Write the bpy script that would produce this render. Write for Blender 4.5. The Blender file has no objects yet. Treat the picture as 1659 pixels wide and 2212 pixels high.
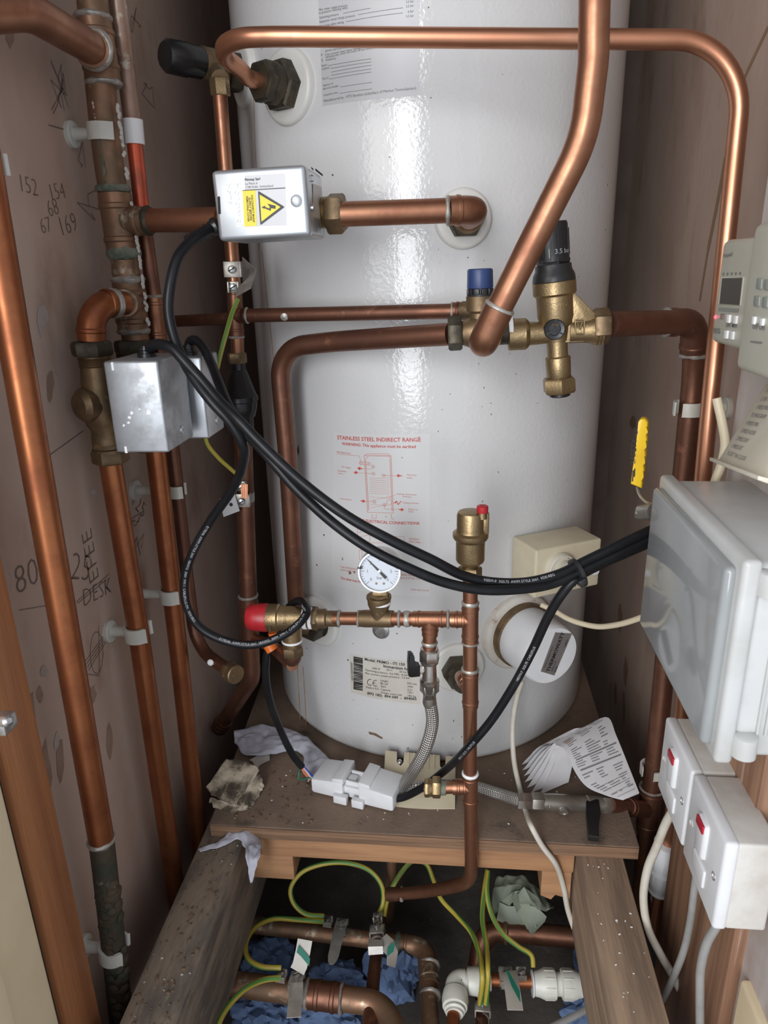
import bpy, bmesh, math, random
from math import radians, sin, cos, pi, sqrt, atan2
from mathutils import Vector, Matrix, noise
random.seed(7)
V = Vector
S = bpy.context.scene
COL = S.collection

# ------------------------------------------------------------------ camera
FPX = 1533.0
TH, PS, RO = radians(19), radians(6), radians(1.47)
EYE = V((0, 0, 1.4))
FW = V((-sin(PS)*cos(TH), cos(PS)*cos(TH), -sin(TH)))
_r0 = V((cos(PS), sin(PS), 0)); _u0 = _r0.cross(FW)
RT = cos(RO)*_r0 - sin(RO)*_u0
UP = sin(RO)*_r0 + cos(RO)*_u0
cd = bpy.data.cameras.new('camera'); cam = bpy.data.objects.new('camera', cd); COL.objects.link(cam)
cam.matrix_world = Matrix(((RT.x, UP.x, -FW.x, EYE.x), (RT.y, UP.y, -FW.y, EYE.y), (RT.z, UP.z, -FW.z, EYE.z), (0, 0, 0, 1)))
cd.sensor_fit = 'VERTICAL'; cd.sensor_height = 24; cd.lens = FPX/2212*24
cd.clip_start = 0.02
cd.dof.use_dof = True; cd.dof.focus_distance = 0.80; cd.dof.aperture_fstop = 9
S.camera = cam
S.view_settings.view_transform = 'Standard'
S.view_settings.look = 'None'
S.view_settings.gamma = 1
S.view_settings.use_curve_mapping = False
S.view_settings.exposure = 0.0

# ------------------------------------------------------------------ light
W = bpy.data.worlds.new('World'); S.world = W; W.use_nodes = True
bg = W.node_tree.nodes['Background']; bg.inputs[0].default_value = (0.86, 0.90, 1.0, 1); bg.inputs[1].default_value = 0.80
def area(name, loc, target, sx, sy, power, col):
    l = bpy.data.lights.new(name, 'AREA'); l.shape = 'RECTANGLE'; l.size = sx; l.size_y = sy; l.energy = power; l.color = col
    o = bpy.data.objects.new(name, l); COL.objects.link(o); o.location = loc
    o.rotation_euler = (V(target)-V(loc)).to_track_quat('-Z', 'Y').to_euler(); return o
area('window_daylight', (-0.50, -2.1, 1.62), (0.0, 1.0, 1.25), 0.74, 2.0, 46, (0.93, 0.96, 1.0))
area('right_wall_fill', (-1.15, -1.4, 2.0), (0.2, 0.9, 1.1), 1.8, 1.3, 26, (1.0, 0.97, 0.93))  # added fill lamp without a known source, brightens the right wall

# ------------------------------------------------------------------ pixel rays onto real surfaces
def ray(x, y): return FW + (x-829.5)/FPX*RT + (1106-y)/FPX*UP
def PY(x, y, d): v = ray(x, y); return EYE + v*(d/v.y)
def PX(x, y, d): v = ray(x, y); return EYE + v*(d/v.x)
def PZ(x, y, d): v = ray(x, y); return EYE + v*((d-EYE.z)/v.z)
CC = V((-.0413, 1.074, 0)); CR = .25
def CYL(x, y, r=CR):
    v = ray(x, y); o = EYE-CC; a = v.x**2+v.y**2; b = 2*(o.x*v.x+o.y*v.y); c = o.x**2+o.y**2-r*r
    return EYE + v*((-b-sqrt(max(0, b*b-4*a*c)))/(2*a))
def CN(p): return V((p.x-CC.x, p.y-CC.y, 0)).normalized()

# ------------------------------------------------------------------ materials
def rgb(c): return (c[0], c[1], c[2], 1)
def pmat(name, c1, c2=None, scale=20, lo=.4, hi=.6, rough=.5, rough2=None, metal=0, bump=0, bscale=200, stretch=(1, 1, 1), detail=6, c3=None, s3=60, lo3=.6, hi3=.7, spec=.5, coat=0, alpha=1, trans=0, coord='Object', bdetail=3):
    m = bpy.data.materials.new(name); m.use_nodes = True; nt = m.node_tree; N = nt.nodes; L = nt.links
    b = N['Principled BSDF']; b.inputs['Base Color'].default_value = rgb(c1); b.inputs['Roughness'].default_value = rough
    b.inputs['Metallic'].default_value = metal; b.inputs['Specular IOR Level'].default_value = spec
    if coat: b.inputs['Coat Weight'].default_value = coat; b.inputs['Coat Roughness'].default_value = .12
    if trans: b.inputs['Transmission Weight'].default_value = trans
    if alpha < 1: b.inputs['Alpha'].default_value = alpha
    tc = N.new('ShaderNodeTexCoord'); mp = N.new('ShaderNodeMapping'); mp.inputs['Scale'].default_value = stretch
    if coord == 'World':
        g = N.new('ShaderNodeNewGeometry'); L.new(g.outputs['Position'], mp.inputs[0])
    else: L.new(tc.outputs[coord], mp.inputs[0])
    def ns(sc, lo, hi, det=detail):
        n = N.new('ShaderNodeTexNoise'); n.inputs['Scale'].default_value = sc; n.inputs['Detail'].default_value = det; n.inputs['Roughness'].default_value = .62
        L.new(mp.outputs[0], n.inputs['Vector'])
        r = N.new('ShaderNodeMapRange'); r.inputs['From Min'].default_value = lo; r.inputs['From Max'].default_value = hi
        L.new(n.outputs['Fac'], r.inputs['Value']); return r.outputs[0]
    def mix(a, b_, f):
        x = N.new('ShaderNodeMix'); x.data_type = 'RGBA'; L.new(f, x.inputs['Factor'])
        if isinstance(a, tuple): x.inputs['A'].default_value = rgb(a)
        else: L.new(a, x.inputs['A'])
        x.inputs['B'].default_value = rgb(b_); return x.outputs['Result']
    if c2:
        f = ns(scale, lo, hi); c = mix(tuple(c1), c2, f)
        if c3: c = mix(c, c3, ns(s3, lo3, hi3))
        L.new(c, b.inputs['Base Color'])
        if rough2 is not None:
            r = N.new('ShaderNodeMapRange'); r.inputs['To Min'].default_value = rough; r.inputs['To Max'].default_value = rough2
            L.new(f, r.inputs['Value']); L.new(r.outputs[0], b.inputs['Roughness'])
    if bump:
        n = N.new('ShaderNodeTexNoise'); n.inputs['Scale'].default_value = bscale; n.inputs['Detail'].default_value = bdetail; L.new(mp.outputs[0], n.inputs['Vector'])
        bp = N.new('ShaderNodeBump'); bp.inputs['Strength'].default_value = bump; bp.inputs['Distance'].default_value = .001
        L.new(n.outputs['Fac'], bp.inputs['Height']); L.new(bp.outputs[0], b.inputs['Normal'])
    return m
def emat(name, c, s):
    m = pmat(name, c); b = m.node_tree.nodes['Principled BSDF']; b.inputs['Emission Color'].default_value = rgb(c); b.inputs['Emission Strength'].default_value = s; return m

M = dict(
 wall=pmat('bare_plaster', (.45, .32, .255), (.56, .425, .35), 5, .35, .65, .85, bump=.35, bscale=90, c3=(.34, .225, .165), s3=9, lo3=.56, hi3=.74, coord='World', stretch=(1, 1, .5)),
 wallshade=pmat('shaded_plaster', (.10, .075, .06), (.14, .10, .085), 6, .4, .6, .9, coord='World'),  # darkened copy of the wall plaster, shade put into the colour
 pale=pmat('pale_plaster', (.50, .45, .42), (.38, .30, .26), 14, .45, .62, .8, bump=.4, bscale=60, coord='World', stretch=(1, 1, .4)),
 copper=pmat('copper', (.37, .18, .105), (.28, .125, .075), 26, .42, .62, .36, .46, metal=.88, c3=(.30, .13, .075), s3=70, lo3=.62, hi3=.72),
 copperO=pmat('copper_bright', (.37, .135, .055), (.26, .085, .038), 22, .42, .64, .36, .46, metal=.82, c3=(.22, .07, .04), s3=50, lo3=.64, hi3=.74),
 copperP=pmat('copper_new', (.60, .29, .175), (.52, .24, .14), 14, .4, .6, .32, .38, metal=.88),
 copperD=pmat('copper_aged', (.23, .105, .065), (.16, .075, .05), 18, .4, .6, .38, .5, metal=.8, c3=(.33, .15, .09), s3=40, lo3=.6, hi3=.72),
 copperT=pmat('copper_dirty', (.28, .15, .09), (.20, .13, .08), 30, .4, .6, .42, .6, metal=.65, c3=(.42, .36, .27), s3=45, lo3=.58, hi3=.66),
 copperV=pmat('copper_verdigris', (.075, .05, .03), (.04, .042, .028), 40, .4, .6, .75, metal=.2, bump=1.0, bscale=160, c3=(.22, .2, .14), s3=90, lo3=.62, hi3=.7),
 pinkpipe=pmat('copper_painted', (.36, .25, .19), (.28, .17, .12), 24, .4, .6, .4, .5, metal=.5, c3=(.5, .45, .36), s3=60, lo3=.6, hi3=.68),
 redpipe=pmat('copper_hot', (.62, .11, .05), (.38, .09, .05), 20, .45, .6, .38, metal=.55),
 solder=pmat('solder', (.46, .44, .40), (.33, .30, .26), 120, .4, .6, .45, metal=.55, bump=.6, bscale=260),
 green=pmat('flux_green', (.085, .11, .08), (.19, .19, .14), 90, .4, .6, .8),
 brass=pmat('brass', (.36, .26, .14), (.29, .21, .11), 40, .4, .6, .36, .44, metal=.85, bump=.25, bscale=500),
 brassO=pmat('brass_aged', (.24, .165, .09), (.16, .112, .065), 45, .4, .62, .42, .55, metal=.75, c3=(.36, .26, .13), s3=70, lo3=.6, hi3=.7),
 brassD=pmat('brass_dark', (.09, .075, .05), (.055, .047, .035), 60, .4, .6, .45, .6, metal=.6, bump=.3, bscale=300),
 chrome=pmat('chrome', (.62, .60, .57), (.46, .42, .37), 60, .45, .65, .2, .32, metal=.95),
 chromeD=pmat('nickel_dull', (.42, .40, .36), (.33, .30, .26), 50, .4, .6, .34, .45, metal=.85),
 zinc=pmat('zinc_sheet', (.52, .545, .57), (.47, .495, .51), 60, .4, .6, .33, .4, metal=.72),
 zincO=pmat('zinc_spotted', (.43, .45, .47), (.33, .34, .35), 55, .42, .6, .42, .52, metal=.62, c3=(.56, .58, .6), s3=36, lo3=.63, hi3=.68),
 steel=pmat('steel', (.55, .55, .54), (.38, .38, .37), 60, .4, .6, .33, metal=.85),
 clampM=pmat('clamp_tin', (.48, .45, .40), (.34, .31, .27), 80, .4, .6, .36, metal=.5),
 tin=pmat('bright_tin', (.62, .60, .56), (.5, .48, .45), 60, .4, .6, .4, metal=.35),
 black=pmat('black_plastic', (.012, .012, .013), rough=.32),
 blackD=pmat('black_dusty', (.018, .018, .019), (.05, .05, .05), 60, .58, .75, .38),
 cable=pmat('black_flex', (.008, .0085, .010), (.014, .0145, .017), 40, .45, .7, .38, spec=.3),
 blackD2=pmat('near_black', (.02, .017, .014), rough=.9),  # even near-black matt colour
 blue=pmat('blue_plastic', (.022, .045, .14), (.03, .055, .15), 80, .4, .7, .42),
 red=pmat('red_plastic', (.48, .022, .03), (.40, .018, .025), 60, .4, .6, .38),
 redink=pmat('red_ink', (.55, .07, .05), rough=.5),
 pinkink=pmat('pale_red_ink', (.62, .24, .20), rough=.5),
 ink=pmat('black_ink', (.02, .02, .02), rough=.5),
 greyink=pmat('grey_ink', (.20, .20, .20), rough=.5),
 pencil=pmat('pencil', (.17, .12, .095), rough=.7),
 whiteink=pmat('white_ink', (.42, .43, .45), rough=.5),
 yellow=pmat('yellow_label', (.80, .62, .02), rough=.45),
 yellowP=pmat('yellow_plastic', (.78, .50, .02), (.70, .42, .02), 40, .45, .65, .38),
 cream=pmat('cream_plastic', (.64, .57, .41), (.58, .51, .36), 20, .4, .6, .42, c3=(.36, .30, .22), s3=26, lo3=.66, hi3=.78),
 creamL=pmat('cream_light', (.66, .62, .51), (.60, .56, .45), 20, .4, .6, .45),
 prog=pmat('grey_cream_plastic', (.56, .56, .47), (.52, .51, .42), 14, .4, .6, .42, c3=(.40, .36, .28), s3=22, lo3=.68, hi3=.8),
 white=pmat('white_plastic', (.74, .75, .76), (.70, .71, .72), 30, .4, .6, .32),
 whiteD=pmat('white_plastic_dusty', (.62, .60, .56), (.52, .48, .43), 22, .42, .62, .5),
 pushfit=pmat('pushfit_white', (.66, .66, .60), (.58, .57, .50), 30, .4, .6, .38),
 lidgrey=pmat('grey_gloss_lid', (.33, .345, .345), (.30, .315, .315), 12, .4, .6, .09),
 boxgrey=pmat('grey_box', (.56, .57, .56), (.50, .50, .48), 16, .4, .6, .38, c3=(.42, .38, .30), s3=14, lo3=.62, hi3=.75),
 collar=pmat('translucent_white_collar', (.70, .70, .66), (.66, .65, .60), 30, .4, .6, .35),
 foam=pmat('dirty_white_collar', (.66, .63, .57), (.58, .53, .46), 30, .4, .6, .5, c3=(.30, .16, .10), s3=60, lo3=.62, hi3=.72),
 enamel=pmat('white_enamel', (.63, .63, .625), rough=.12),
 rust=pmat('rust', (.42, .19, .06), (.55, .33, .16), 60, .4, .6, .6),
 chip=pmat('chipped_paint', (.16, .10, .06), rough=.7),
 paper=pmat('sticker_paper', (.53, .53, .54), (.50, .50, .51), 9, .4, .6, .35),
 paper2=pmat('clear_sticker', (.632, .632, .627), rough=.3),
 paper3=pmat('aged_sticker', (.58, .555, .50), (.52, .485, .425), 20, .42, .62, .45),
 plate=pmat('name_plate', (.30, .28, .27), rough=.35, metal=.5),
 wood=pmat('rough_timber', (.34, .235, .155), (.19, .13, .09), 9, .4, .62, .8, bump=.7, bscale=60, stretch=(6, .5, 6), c3=(.27, .19, .13), s3=20, lo3=.56, hi3=.7),
 woodD=pmat('dirty_timber', (.22, .17, .125), (.10, .08, .065), 12, .4, .6, .85, bump=.8, bscale=120, stretch=(3, .8, 3), c3=(.22, .18, .14), s3=40, lo3=.6, hi3=.7),
 woodL=pmat('new_timber', (.42, .225, .11), (.30, .15, .075), 8, .4, .64, .75, bump=.5, bscale=50, stretch=(.6, 6, 8)),
 board=pmat('chipboard', (.20, .138, .098), (.135, .095, .068), 9, .4, .62, .85, bump=.6, bscale=260, c3=(.06, .045, .035), s3=16, lo3=.58, hi3=.7),
 ply=pmat('ply_edge', (.26, .15, .085), (.15, .085, .05), 12, .4, .6, .75, stretch=(.4, 1, 22), bump=.5, bscale=40),
 stain=pmat('stained_post', (.42, .175, .07), (.30, .115, .048), 7, .4, .65, .5, stretch=(8, 8, .35), bump=.4, bscale=70),
 stainR=pmat('stained_board', (.34, .20, .12), (.20, .10, .06), 8, .35, .6, .6, stretch=(8, 8, .3), c3=(.5, .42, .34), s3=10, lo3=.62, hi3=.75),
 creampaint=pmat('cream_paint', (.86, .73, .49), (.80, .67, .44), 10, .4, .6, .45, bump=.25, bscale=60),
 gap=pmat('shadow_gap', (.02, .018, .016), rough=.9),
 debris=pmat('dusty_floor', (.085, .072, .06), (.055, .047, .04), 14, .4, .62, .95, bump=.9, bscale=90, c3=(.13, .11, .09), s3=60, lo3=.62, hi3=.7, coord='World'),
 tissueB=pmat('blue_tissue', (.10, .155, .275), (.08, .125, .23), 40, .4, .6, .85, bump=.4, bscale=500),
 tissueW=pmat('grey_tissue', (.50, .50, .56), (.44, .44, .50), 30, .4, .6, .85, bump=.3, bscale=400),
 bag=pmat('green_grey_bag', (.23, .26, .20), (.20, .22, .17), 24, .4, .6, .6),
 rubble=pmat('mouldy_board', (.56, .48, .36), (.11, .085, .06), 26, .42, .58, .85, bump=1, bscale=200, c3=(.05, .04, .03), s3=26, lo3=.55, hi3=.65),
 booklet=pmat('booklet_paper', (.66, .65, .66), (.62, .61, .62), 20, .4, .6, .6),
 eg=pmat('earth_green', (.085, .22, .045), rough=.45),
 ey=pmat('earth_yellow', (.42, .33, .05), rough=.45),
 wcable=pmat('white_cable', (.60, .57, .50), (.52, .48, .40), 30, .4, .6, .45),
 gcable=pmat('grey_cable', (.26, .26, .25), (.30, .30, .29), 30, .4, .6, .5),
 ccable=pmat('cream_cable', (.62, .54, .38), rough=.45),
 tape=pmat('white_tape', (.80, .80, .79), rough=.5),
 orange=pmat('orange_plastic', (.75, .17, .02), rough=.45),
 wred=pmat('wire_orange', (.70, .22, .12), rough=.4), wgreen=pmat('wire_green', (.02, .16, .10), rough=.4), wblue=pmat('wire_blue', (.02, .07, .40), rough=.4), wwhite=pmat('wire_white', (.7, .7, .7), rough=.4),
 dial=pmat('gauge_dial', (.60, .64, .70), rough=.85, spec=.1),
 lcd=pmat('lcd', (.065, .06, .05), rough=.25),
 led=emat('red_led', (1, .06, .12), 3.0),
 greytab=pmat('grey_button', (.26, .28, .25), rough=.5),
 redtab=pmat('red_tab', (.40, .015, .03), rough=.35),
 tagG=pmat('tag_green', (.02, .19, .13), rough=.45),
 glass=pmat('gauge_glass', (1, 1, 1), rough=.03, trans=1.0),
)
# orange-peel bump and dirt specks on the enamel
def enamel_nodes(m):
    nt = m.node_tree; N = nt.nodes; L = nt.links; b = N['Principled BSDF']
    g = N.new('ShaderNodeNewGeometry')
    n = N.new('ShaderNodeTexNoise'); n.inputs['Scale'].default_value = 215; n.inputs['Detail'].default_value = 2; L.new(g.outputs['Position'], n.inputs['Vector'])
    bp = N.new('ShaderNodeBump'); bp.inputs['Strength'].default_value = .30; bp.inputs['Distance'].default_value = .0012
    L.new(n.outputs['Fac'], bp.inputs['Height']); L.new(bp.outputs[0], b.inputs['Normal'])
    v = N.new('ShaderNodeTexVoronoi'); v.inputs['Scale'].default_value = 34; L.new(g.outputs['Position'], v.inputs['Vector'])
    n2 = N.new('ShaderNodeTexNoise'); n2.inputs['Scale'].default_value = 60; L.new(g.outputs['Position'], n2.inputs['Vector'])
    a = N.new('ShaderNodeMath'); a.operation = 'MULTIPLY_ADD'; L.new(n2.outputs['Fac'], a.inputs[0]); a.inputs[1].default_value = .12; L.new(v.outputs['Distance'], a.inputs[2])
    r = N.new('ShaderNodeMapRange'); r.inputs['From Min'].default_value = .085; r.inputs['From Max'].default_value = .10; L.new(a.outputs[0], r.inputs['Value'])
    x = N.new('ShaderNodeMix'); x.data_type = 'RGBA'; L.new(r.outputs[0], x.inputs['Factor']); x.inputs['A'].default_value = (.10, .085, .07, 1); x.inputs['B'].default_value = (.63, .63, .625, 1)
    L.new(x.outputs['Result'], b.inputs['Base Color'])
enamel_nodes(M['enamel'])
def braid():
    m = bpy.data.materials.new('steel_braid'); m.use_nodes = True; nt = m.node_tree; N = nt.nodes; L = nt.links; b = N['Principled BSDF']
    tc = N.new('ShaderNodeTexCoord'); sp = N.new('ShaderNodeSeparateXYZ'); L.new(tc.outputs['UV'], sp.inputs[0])
    def wv(sgn):
        a = N.new('ShaderNodeMath'); a.operation = 'MULTIPLY'; L.new(sp.outputs['X'], a.inputs[0]); a.inputs[1].default_value = sgn*9*2*pi
        c = N.new('ShaderNodeMath'); c.operation = 'MULTIPLY_ADD'; L.new(sp.outputs['Y'], c.inputs[0]); c.inputs[1].default_value = 1150; L.new(a.outputs[0], c.inputs[2])
        s = N.new('ShaderNodeMath'); s.operation = 'SINE'; L.new(c.outputs[0], s.inputs[0]); return s.outputs[0]
    mx = N.new('ShaderNodeMath'); mx.operation = 'MULTIPLY'; L.new(wv(1), mx.inputs[0]); L.new(wv(-1), mx.inputs[1])
    r = N.new('ShaderNodeMapRange'); r.inputs['From Min'].default_value = -.8; r.inputs['From Max'].default_value = .8; L.new(mx.outputs[0], r.inputs['Value'])
    x = N.new('ShaderNodeMix'); x.data_type = 'RGBA'; L.new(r.outputs[0], x.inputs['Factor']); x.inputs['A'].default_value = (.20, .19, .17, 1); x.inputs['B'].default_value = (.62, .60, .57, 1)
    L.new(x.outputs['Result'], b.inputs['Base Color']); b.inputs['Metallic'].default_value = .75; b.inputs['Roughness'].default_value = .36
    bp = N.new('ShaderNodeBump'); bp.inputs['Strength'].default_value = .8; bp.inputs['Distance'].default_value = .001; L.new(r.outputs[0], bp.inputs['Height']); L.new(bp.outputs[0], b.inputs['Normal'])
    return m
M['braid'] = braid()

# ------------------------------------------------------------------ geometry helpers
def fillet(pts, rad, n=9):
    out = [V(pts[0])]
    for i in range(1, len(pts)-1):
        p0, p, p1 = V(pts[i-1]), V(pts[i]), V(pts[i+1]); rr = rad[i-1] if isinstance(rad, (list, tuple)) else rad
        a = (p0-p); b = (p1-p); la, lb = a.length, b.length; a.normalize(); b.normalize()
        ang = a.angle(b)
        if ang > pi-.02 or rr <= 0: out.append(p); continue
        d = min(rr/math.tan(ang/2), la*.49 if i > 1 else la*.98, lb*.49 if i < len(pts)-2 else lb*.98); rr = d*math.tan(ang/2)
        bis = (a+b).normalized(); c = p+bis*(rr/sin(ang/2)); s = p+a*d; e = p+b*d; u = (s-c); w = (e-c); tot = u.angle(w)
        for k in range(n+1):
            t = k/n; out.append(c+(u*sin((1-t)*tot)+w*sin(t*tot))/sin(tot))
    out.append(V(pts[-1])); return out
def spline(pts, n=10):
    P = [V(p) for p in pts]; P = [2*P[0]-P[1]]+P+[2*P[-1]-P[-2]]; out = []
    for i in range(1, len(P)-2):
        p0, p1, p2, p3 = P[i-1:i+3]
        t0 = 0; t1 = t0+max(1e-6, (p1-p0).length)**.5; t2 = t1+max(1e-6, (p2-p1).length)**.5; t3 = t2+max(1e-6, (p3-p2).length)**.5
        for k in range(n):
            t = t1+(t2-t1)*k/n
            a1 = p0*((t1-t)/(t1-t0))+p1*((t-t0)/(t1-t0)); a2 = p1*((t2-t)/(t2-t1))+p2*((t-t1)/(t2-t1)); a3 = p2*((t3-t)/(t3-t2))+p3*((t-t2)/(t3-t2))
            b1 = a1*((t2-t)/(t2-t0))+a2*((t-t0)/(t2-t0)); b2 = a2*((t3-t)/(t3-t1))+a3*((t-t1)/(t3-t1))
            out.append(b1*((t2-t)/(t2-t1))+b2*((t-t1)/(t2-t1)))
    out.append(P[-2]); return out
def basis(n, up=V((0, 0, 1))):
    n = V(n).normalized(); up = V(up)
    if abs(n.dot(up)) > .98: up = V((0, 1, 0))
    x = up.cross(n).normalized(); y = n.cross(x); return x, y, n
def axes(n=V((0, -1, 0)), roll=0):
    """frame facing n: ex to the viewer's right, ey up, ez = n"""
    x, y, z = basis(n)
    return cos(roll)*x+sin(roll)*y, -sin(roll)*x+cos(roll)*y, z

class MB:
    def __init__(s): s.bm = bmesh.new(); s.uv = s.bm.loops.layers.uv.new('UVMap'); s.flat = []
    def rings(s, rows, mi=0, closed=True, cap=True, uvs=None, smooth=True):
        n = len(rows[0]); vs = [[s.bm.verts.new(p) for p in r] for r in rows]
        for i in range(len(vs)-1):
            for j in range(n if closed else n-1):
                k = (j+1) % n
                f = s.bm.faces.new((vs[i][j], vs[i][k], vs[i+1][k], vs[i+1][j])); f.smooth = smooth
                f.material_index = mi(j) if callable(mi) else mi
                if uvs:
                    for l, (a, b) in zip(f.loops, ((i, j), (i, j+1), (i+1, j+1), (i+1, j))): l[s.uv].uv = (b/n, uvs[a])
        if cap and closed:
            for r, rev in ((vs[0], True), (vs[-1], False)):
                f = s.bm.faces.new(r[::-1] if rev else r); f.material_index = mi(0) if callable(mi) else mi
        return s
    def tube(s, pts, r, seg=16, mi=0, cap=True, twist=0, up=None):
        pts = [V(p) for p in pts]; q = [pts[0]]
        for p in pts[1:]:
            if (p-q[-1]).length > 1e-6: q.append(p)
        pts = q; T = []
        for i in range(len(pts)):
            a = pts[max(0, i-1)]; b = pts[min(len(pts)-1, i+1)]; T.append((b-a).normalized())
        x, y, _ = basis(T[0], up or V((0, 0, 1))); rows = []; L = [0]
        for i, p in enumerate(pts):
            if i:
                qd = T[i-1].rotation_difference(T[i]); x = qd @ x; L.append(L[-1]+(p-pts[i-1]).length)
            x = (x-T[i]*x.dot(T[i])).normalized(); y = T[i].cross(x); rr = r(i/(len(pts)-1)) if callable(r) else r; tw = twist*L[-1]
            rows.append([p+(x*cos(2*pi*j/seg+tw)+y*sin(2*pi*j/seg+tw))*rr for j in range(seg)])
        return s.rings(rows, mi, True, cap, L)
    def lathe(s, o, d, prof, seg=32, mi=0, cap=True, rot=0, smooth=True):
        o = V(o); x, y, z = basis(d)
        rows = [[o+z*t+(x*cos(2*pi*j/seg+rot)+y*sin(2*pi*j/seg+rot))*max(r, 1e-5) for j in range(seg)] for t, r in prof]
        return s.rings(rows, mi, True, cap, [t for t, r in prof], smooth)
    def hexn(s, o, d, r, L, mi=0, rot=0, n=6, ch=.12):
        c = r*ch
        return s.lathe(o, d, [(0, r*.9), (c, r), (L-c, r), (L, r*.9)], n, mi, True, rot, False)
    def box(s, c, size, fr=None, bev=0, mi=0, seg=2):
        c = V(c); ex, ey, ez = fr or (V((1, 0, 0)), V((0, 1, 0)), V((0, 0, 1))); a, b, d = [k/2 for k in size]
        return s.hexa([c+ex*i*a+ey*j*b+ez*k*d for k in (-1, 1) for i, j in ((-1, -1), (1, -1), (1, 1), (-1, 1))], bev, mi, seg)
    def hexa(s, p, bev=0, mi=0, seg=2):
        v = [s.bm.verts.new(q) for q in p]
        fs = [s.bm.faces.new([v[i] for i in q]) for q in ((3, 2, 1, 0), (4, 5, 6, 7), (0, 1, 5, 4), (1, 2, 6, 5), (2, 3, 7, 6), (3, 0, 4, 7))]
        for f in fs: f.material_index = mi
        if bev:
            es = list({e for f in fs for e in f.edges})
            r = bmesh.ops.bevel(s.bm, geom=es, offset=bev, segments=seg, profile=.5, affect='EDGES')
            for f in r['faces']: f.material_index = mi
        return s
    def prism(s, outline, ext, bev=0, mi=0):
        """closed polygon outline extruded by vector ext"""
        a = [s.bm.verts.new(V(p)) for p in outline]; b = [s.bm.verts.new(V(p)+V(ext)) for p in outline]; n = len(a)
        fs = [s.bm.faces.new(a[::-1]), s.bm.faces.new(b)]+[s.bm.faces.new((a[i], a[(i+1) % n], b[(i+1) % n], b[i])) for i in range(n)]
        for f in fs: f.material_index = mi
        if bev:
            es = list({e for f in fs[:2] for e in f.edges})
            r = bmesh.ops.bevel(s.bm, geom=es, offset=bev, segments=2, profile=.5, affect='EDGES')
        return s
    def grid(s, rows, mi=0, smooth=True):
        vs = [[s.bm.verts.new(p) for p in r] for r in rows]
        for i in range(len(vs)-1):
            for j in range(len(vs[0])-1):
                f = s.bm.faces.new((vs[i][j], vs[i][j+1], vs[i+1][j+1], vs[i+1][j])); f.smooth = smooth; f.material_index = mi
        return s
    def build(s, name, mats, parent=None, sharp=38, solid=0, sub=0, fix=True):
        if fix: bmesh.ops.recalc_face_normals(s.bm, faces=s.bm.faces)
        for f in s.bm.faces: f.smooth = True
        co = [v.co for v in s.bm.verts]
        c = (V(map(min, zip(*co)))+V(map(max, zip(*co))))/2
        for v in s.bm.verts: v.co -= c
        me = bpy.data.meshes.new(name); s.bm.to_mesh(me); s.bm.free()
        me.set_sharp_from_angle(angle=radians(sharp))
        for m in (mats if isinstance(mats, (list, tuple)) else [mats]): me.materials.append(M[m] if isinstance(m, str) else m)
        o = bpy.data.objects.new(name, me); COL.objects.link(o); o.location = c
        if parent: attach(o, parent)
        if solid:
            md = o.modifiers.new('solid', 'SOLIDIFY'); md.thickness = solid; md.offset = 0
        if sub:
            md = o.modifiers.new('sub', 'SUBSURF'); md.levels = sub; md.render_levels = sub
        return o
def wloc(o): return o.location+(wloc(o.parent) if o.parent else V((0, 0, 0)))
def attach(o, parent): o.parent = parent; o.location = o.location-wloc(parent)
def tag(o, label=None, cat=None, group=None, kind=None):
    if label: o['label'] = label
    if cat: o['category'] = cat
    if group: o['group'] = group
    if kind: o['kind'] = kind
    return o
def thing(name, label, cat, loc, group=None):
    o = bpy.data.objects.new(name, None); COL.objects.link(o); o.location = V(loc); o.empty_display_size = .02
    return tag(o, label, cat, group)

# ---- printed sheets
class Plane:
    def __init__(s, o, ex, ey): s.o = V(o); s.ex = V(ex).normalized(); s.ey = V(ey).normalized(); s.n = s.ex.cross(s.ey)
    def uv(s, x, y):
        v = ray(x, y); t = (s.o-EYE).dot(s.n)/v.dot(s.n); p = EYE+v*t-s.o; return p.dot(s.ex), p.dot(s.ey)
    def at(s, u, v, h=0): return s.o+s.ex*u+s.ey*v+s.n*h
class Curved:
    def uv(s, x, y): p = CYL(x, y); return CR*atan2(p.x-CC.x, -(p.y-CC.y)), p.z
    def at(s, u, v, h=0): a = u/CR; return V((CC.x+(CR+h)*sin(a), CC.y-(CR+h)*cos(a), v))
class OnTube:
    """along a cable path; u = length, v = across, on the side facing d"""
    def __init__(s, pts, r, d): s.p = pts; s.r = r; s.d = V(d)
    def at(s, u, v, h=0):
        p = s.p; i = 0
        while i < len(p)-2 and u > (p[i+1]-p[i]).length: u -= (p[i+1]-p[i]).length; i += 1
        t = (p[i+1]-p[i]).normalized(); b = s.d.cross(t)
        if b.length < 1e-4: b = V((0, 0, 1))
        b.normalize(); n = t.cross(b); a = v/s.r
        return p[i]+t*u+(n*cos(a)+b*sin(a))*(s.r+h)
_fc = {}
def glyphs(txt, bold=0, ext=0):
    k = (txt, bold, ext)
    if k not in _fc:
        c = bpy.data.curves.new('t', 'FONT'); c.body = txt; c.size = 1; c.resolution_u = 2; c.offset = bold; c.extrude = ext
        o = bpy.data.objects.new('t', c); COL.objects.link(o); dg = bpy.context.evaluated_depsgraph_get()
        me = bpy.data.meshes.new_from_object(o.evaluated_get(dg))
        vs = [v.co.copy() for v in me.vertices]; fs = [tuple(p.vertices) for p in me.polygons]
        bpy.data.objects.remove(o); bpy.data.curves.remove(c); bpy.data.meshes.remove(me)
        w = max((v.x for v in vs), default=1); _fc[k] = (vs, fs, w)
    return _fc[k]
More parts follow.
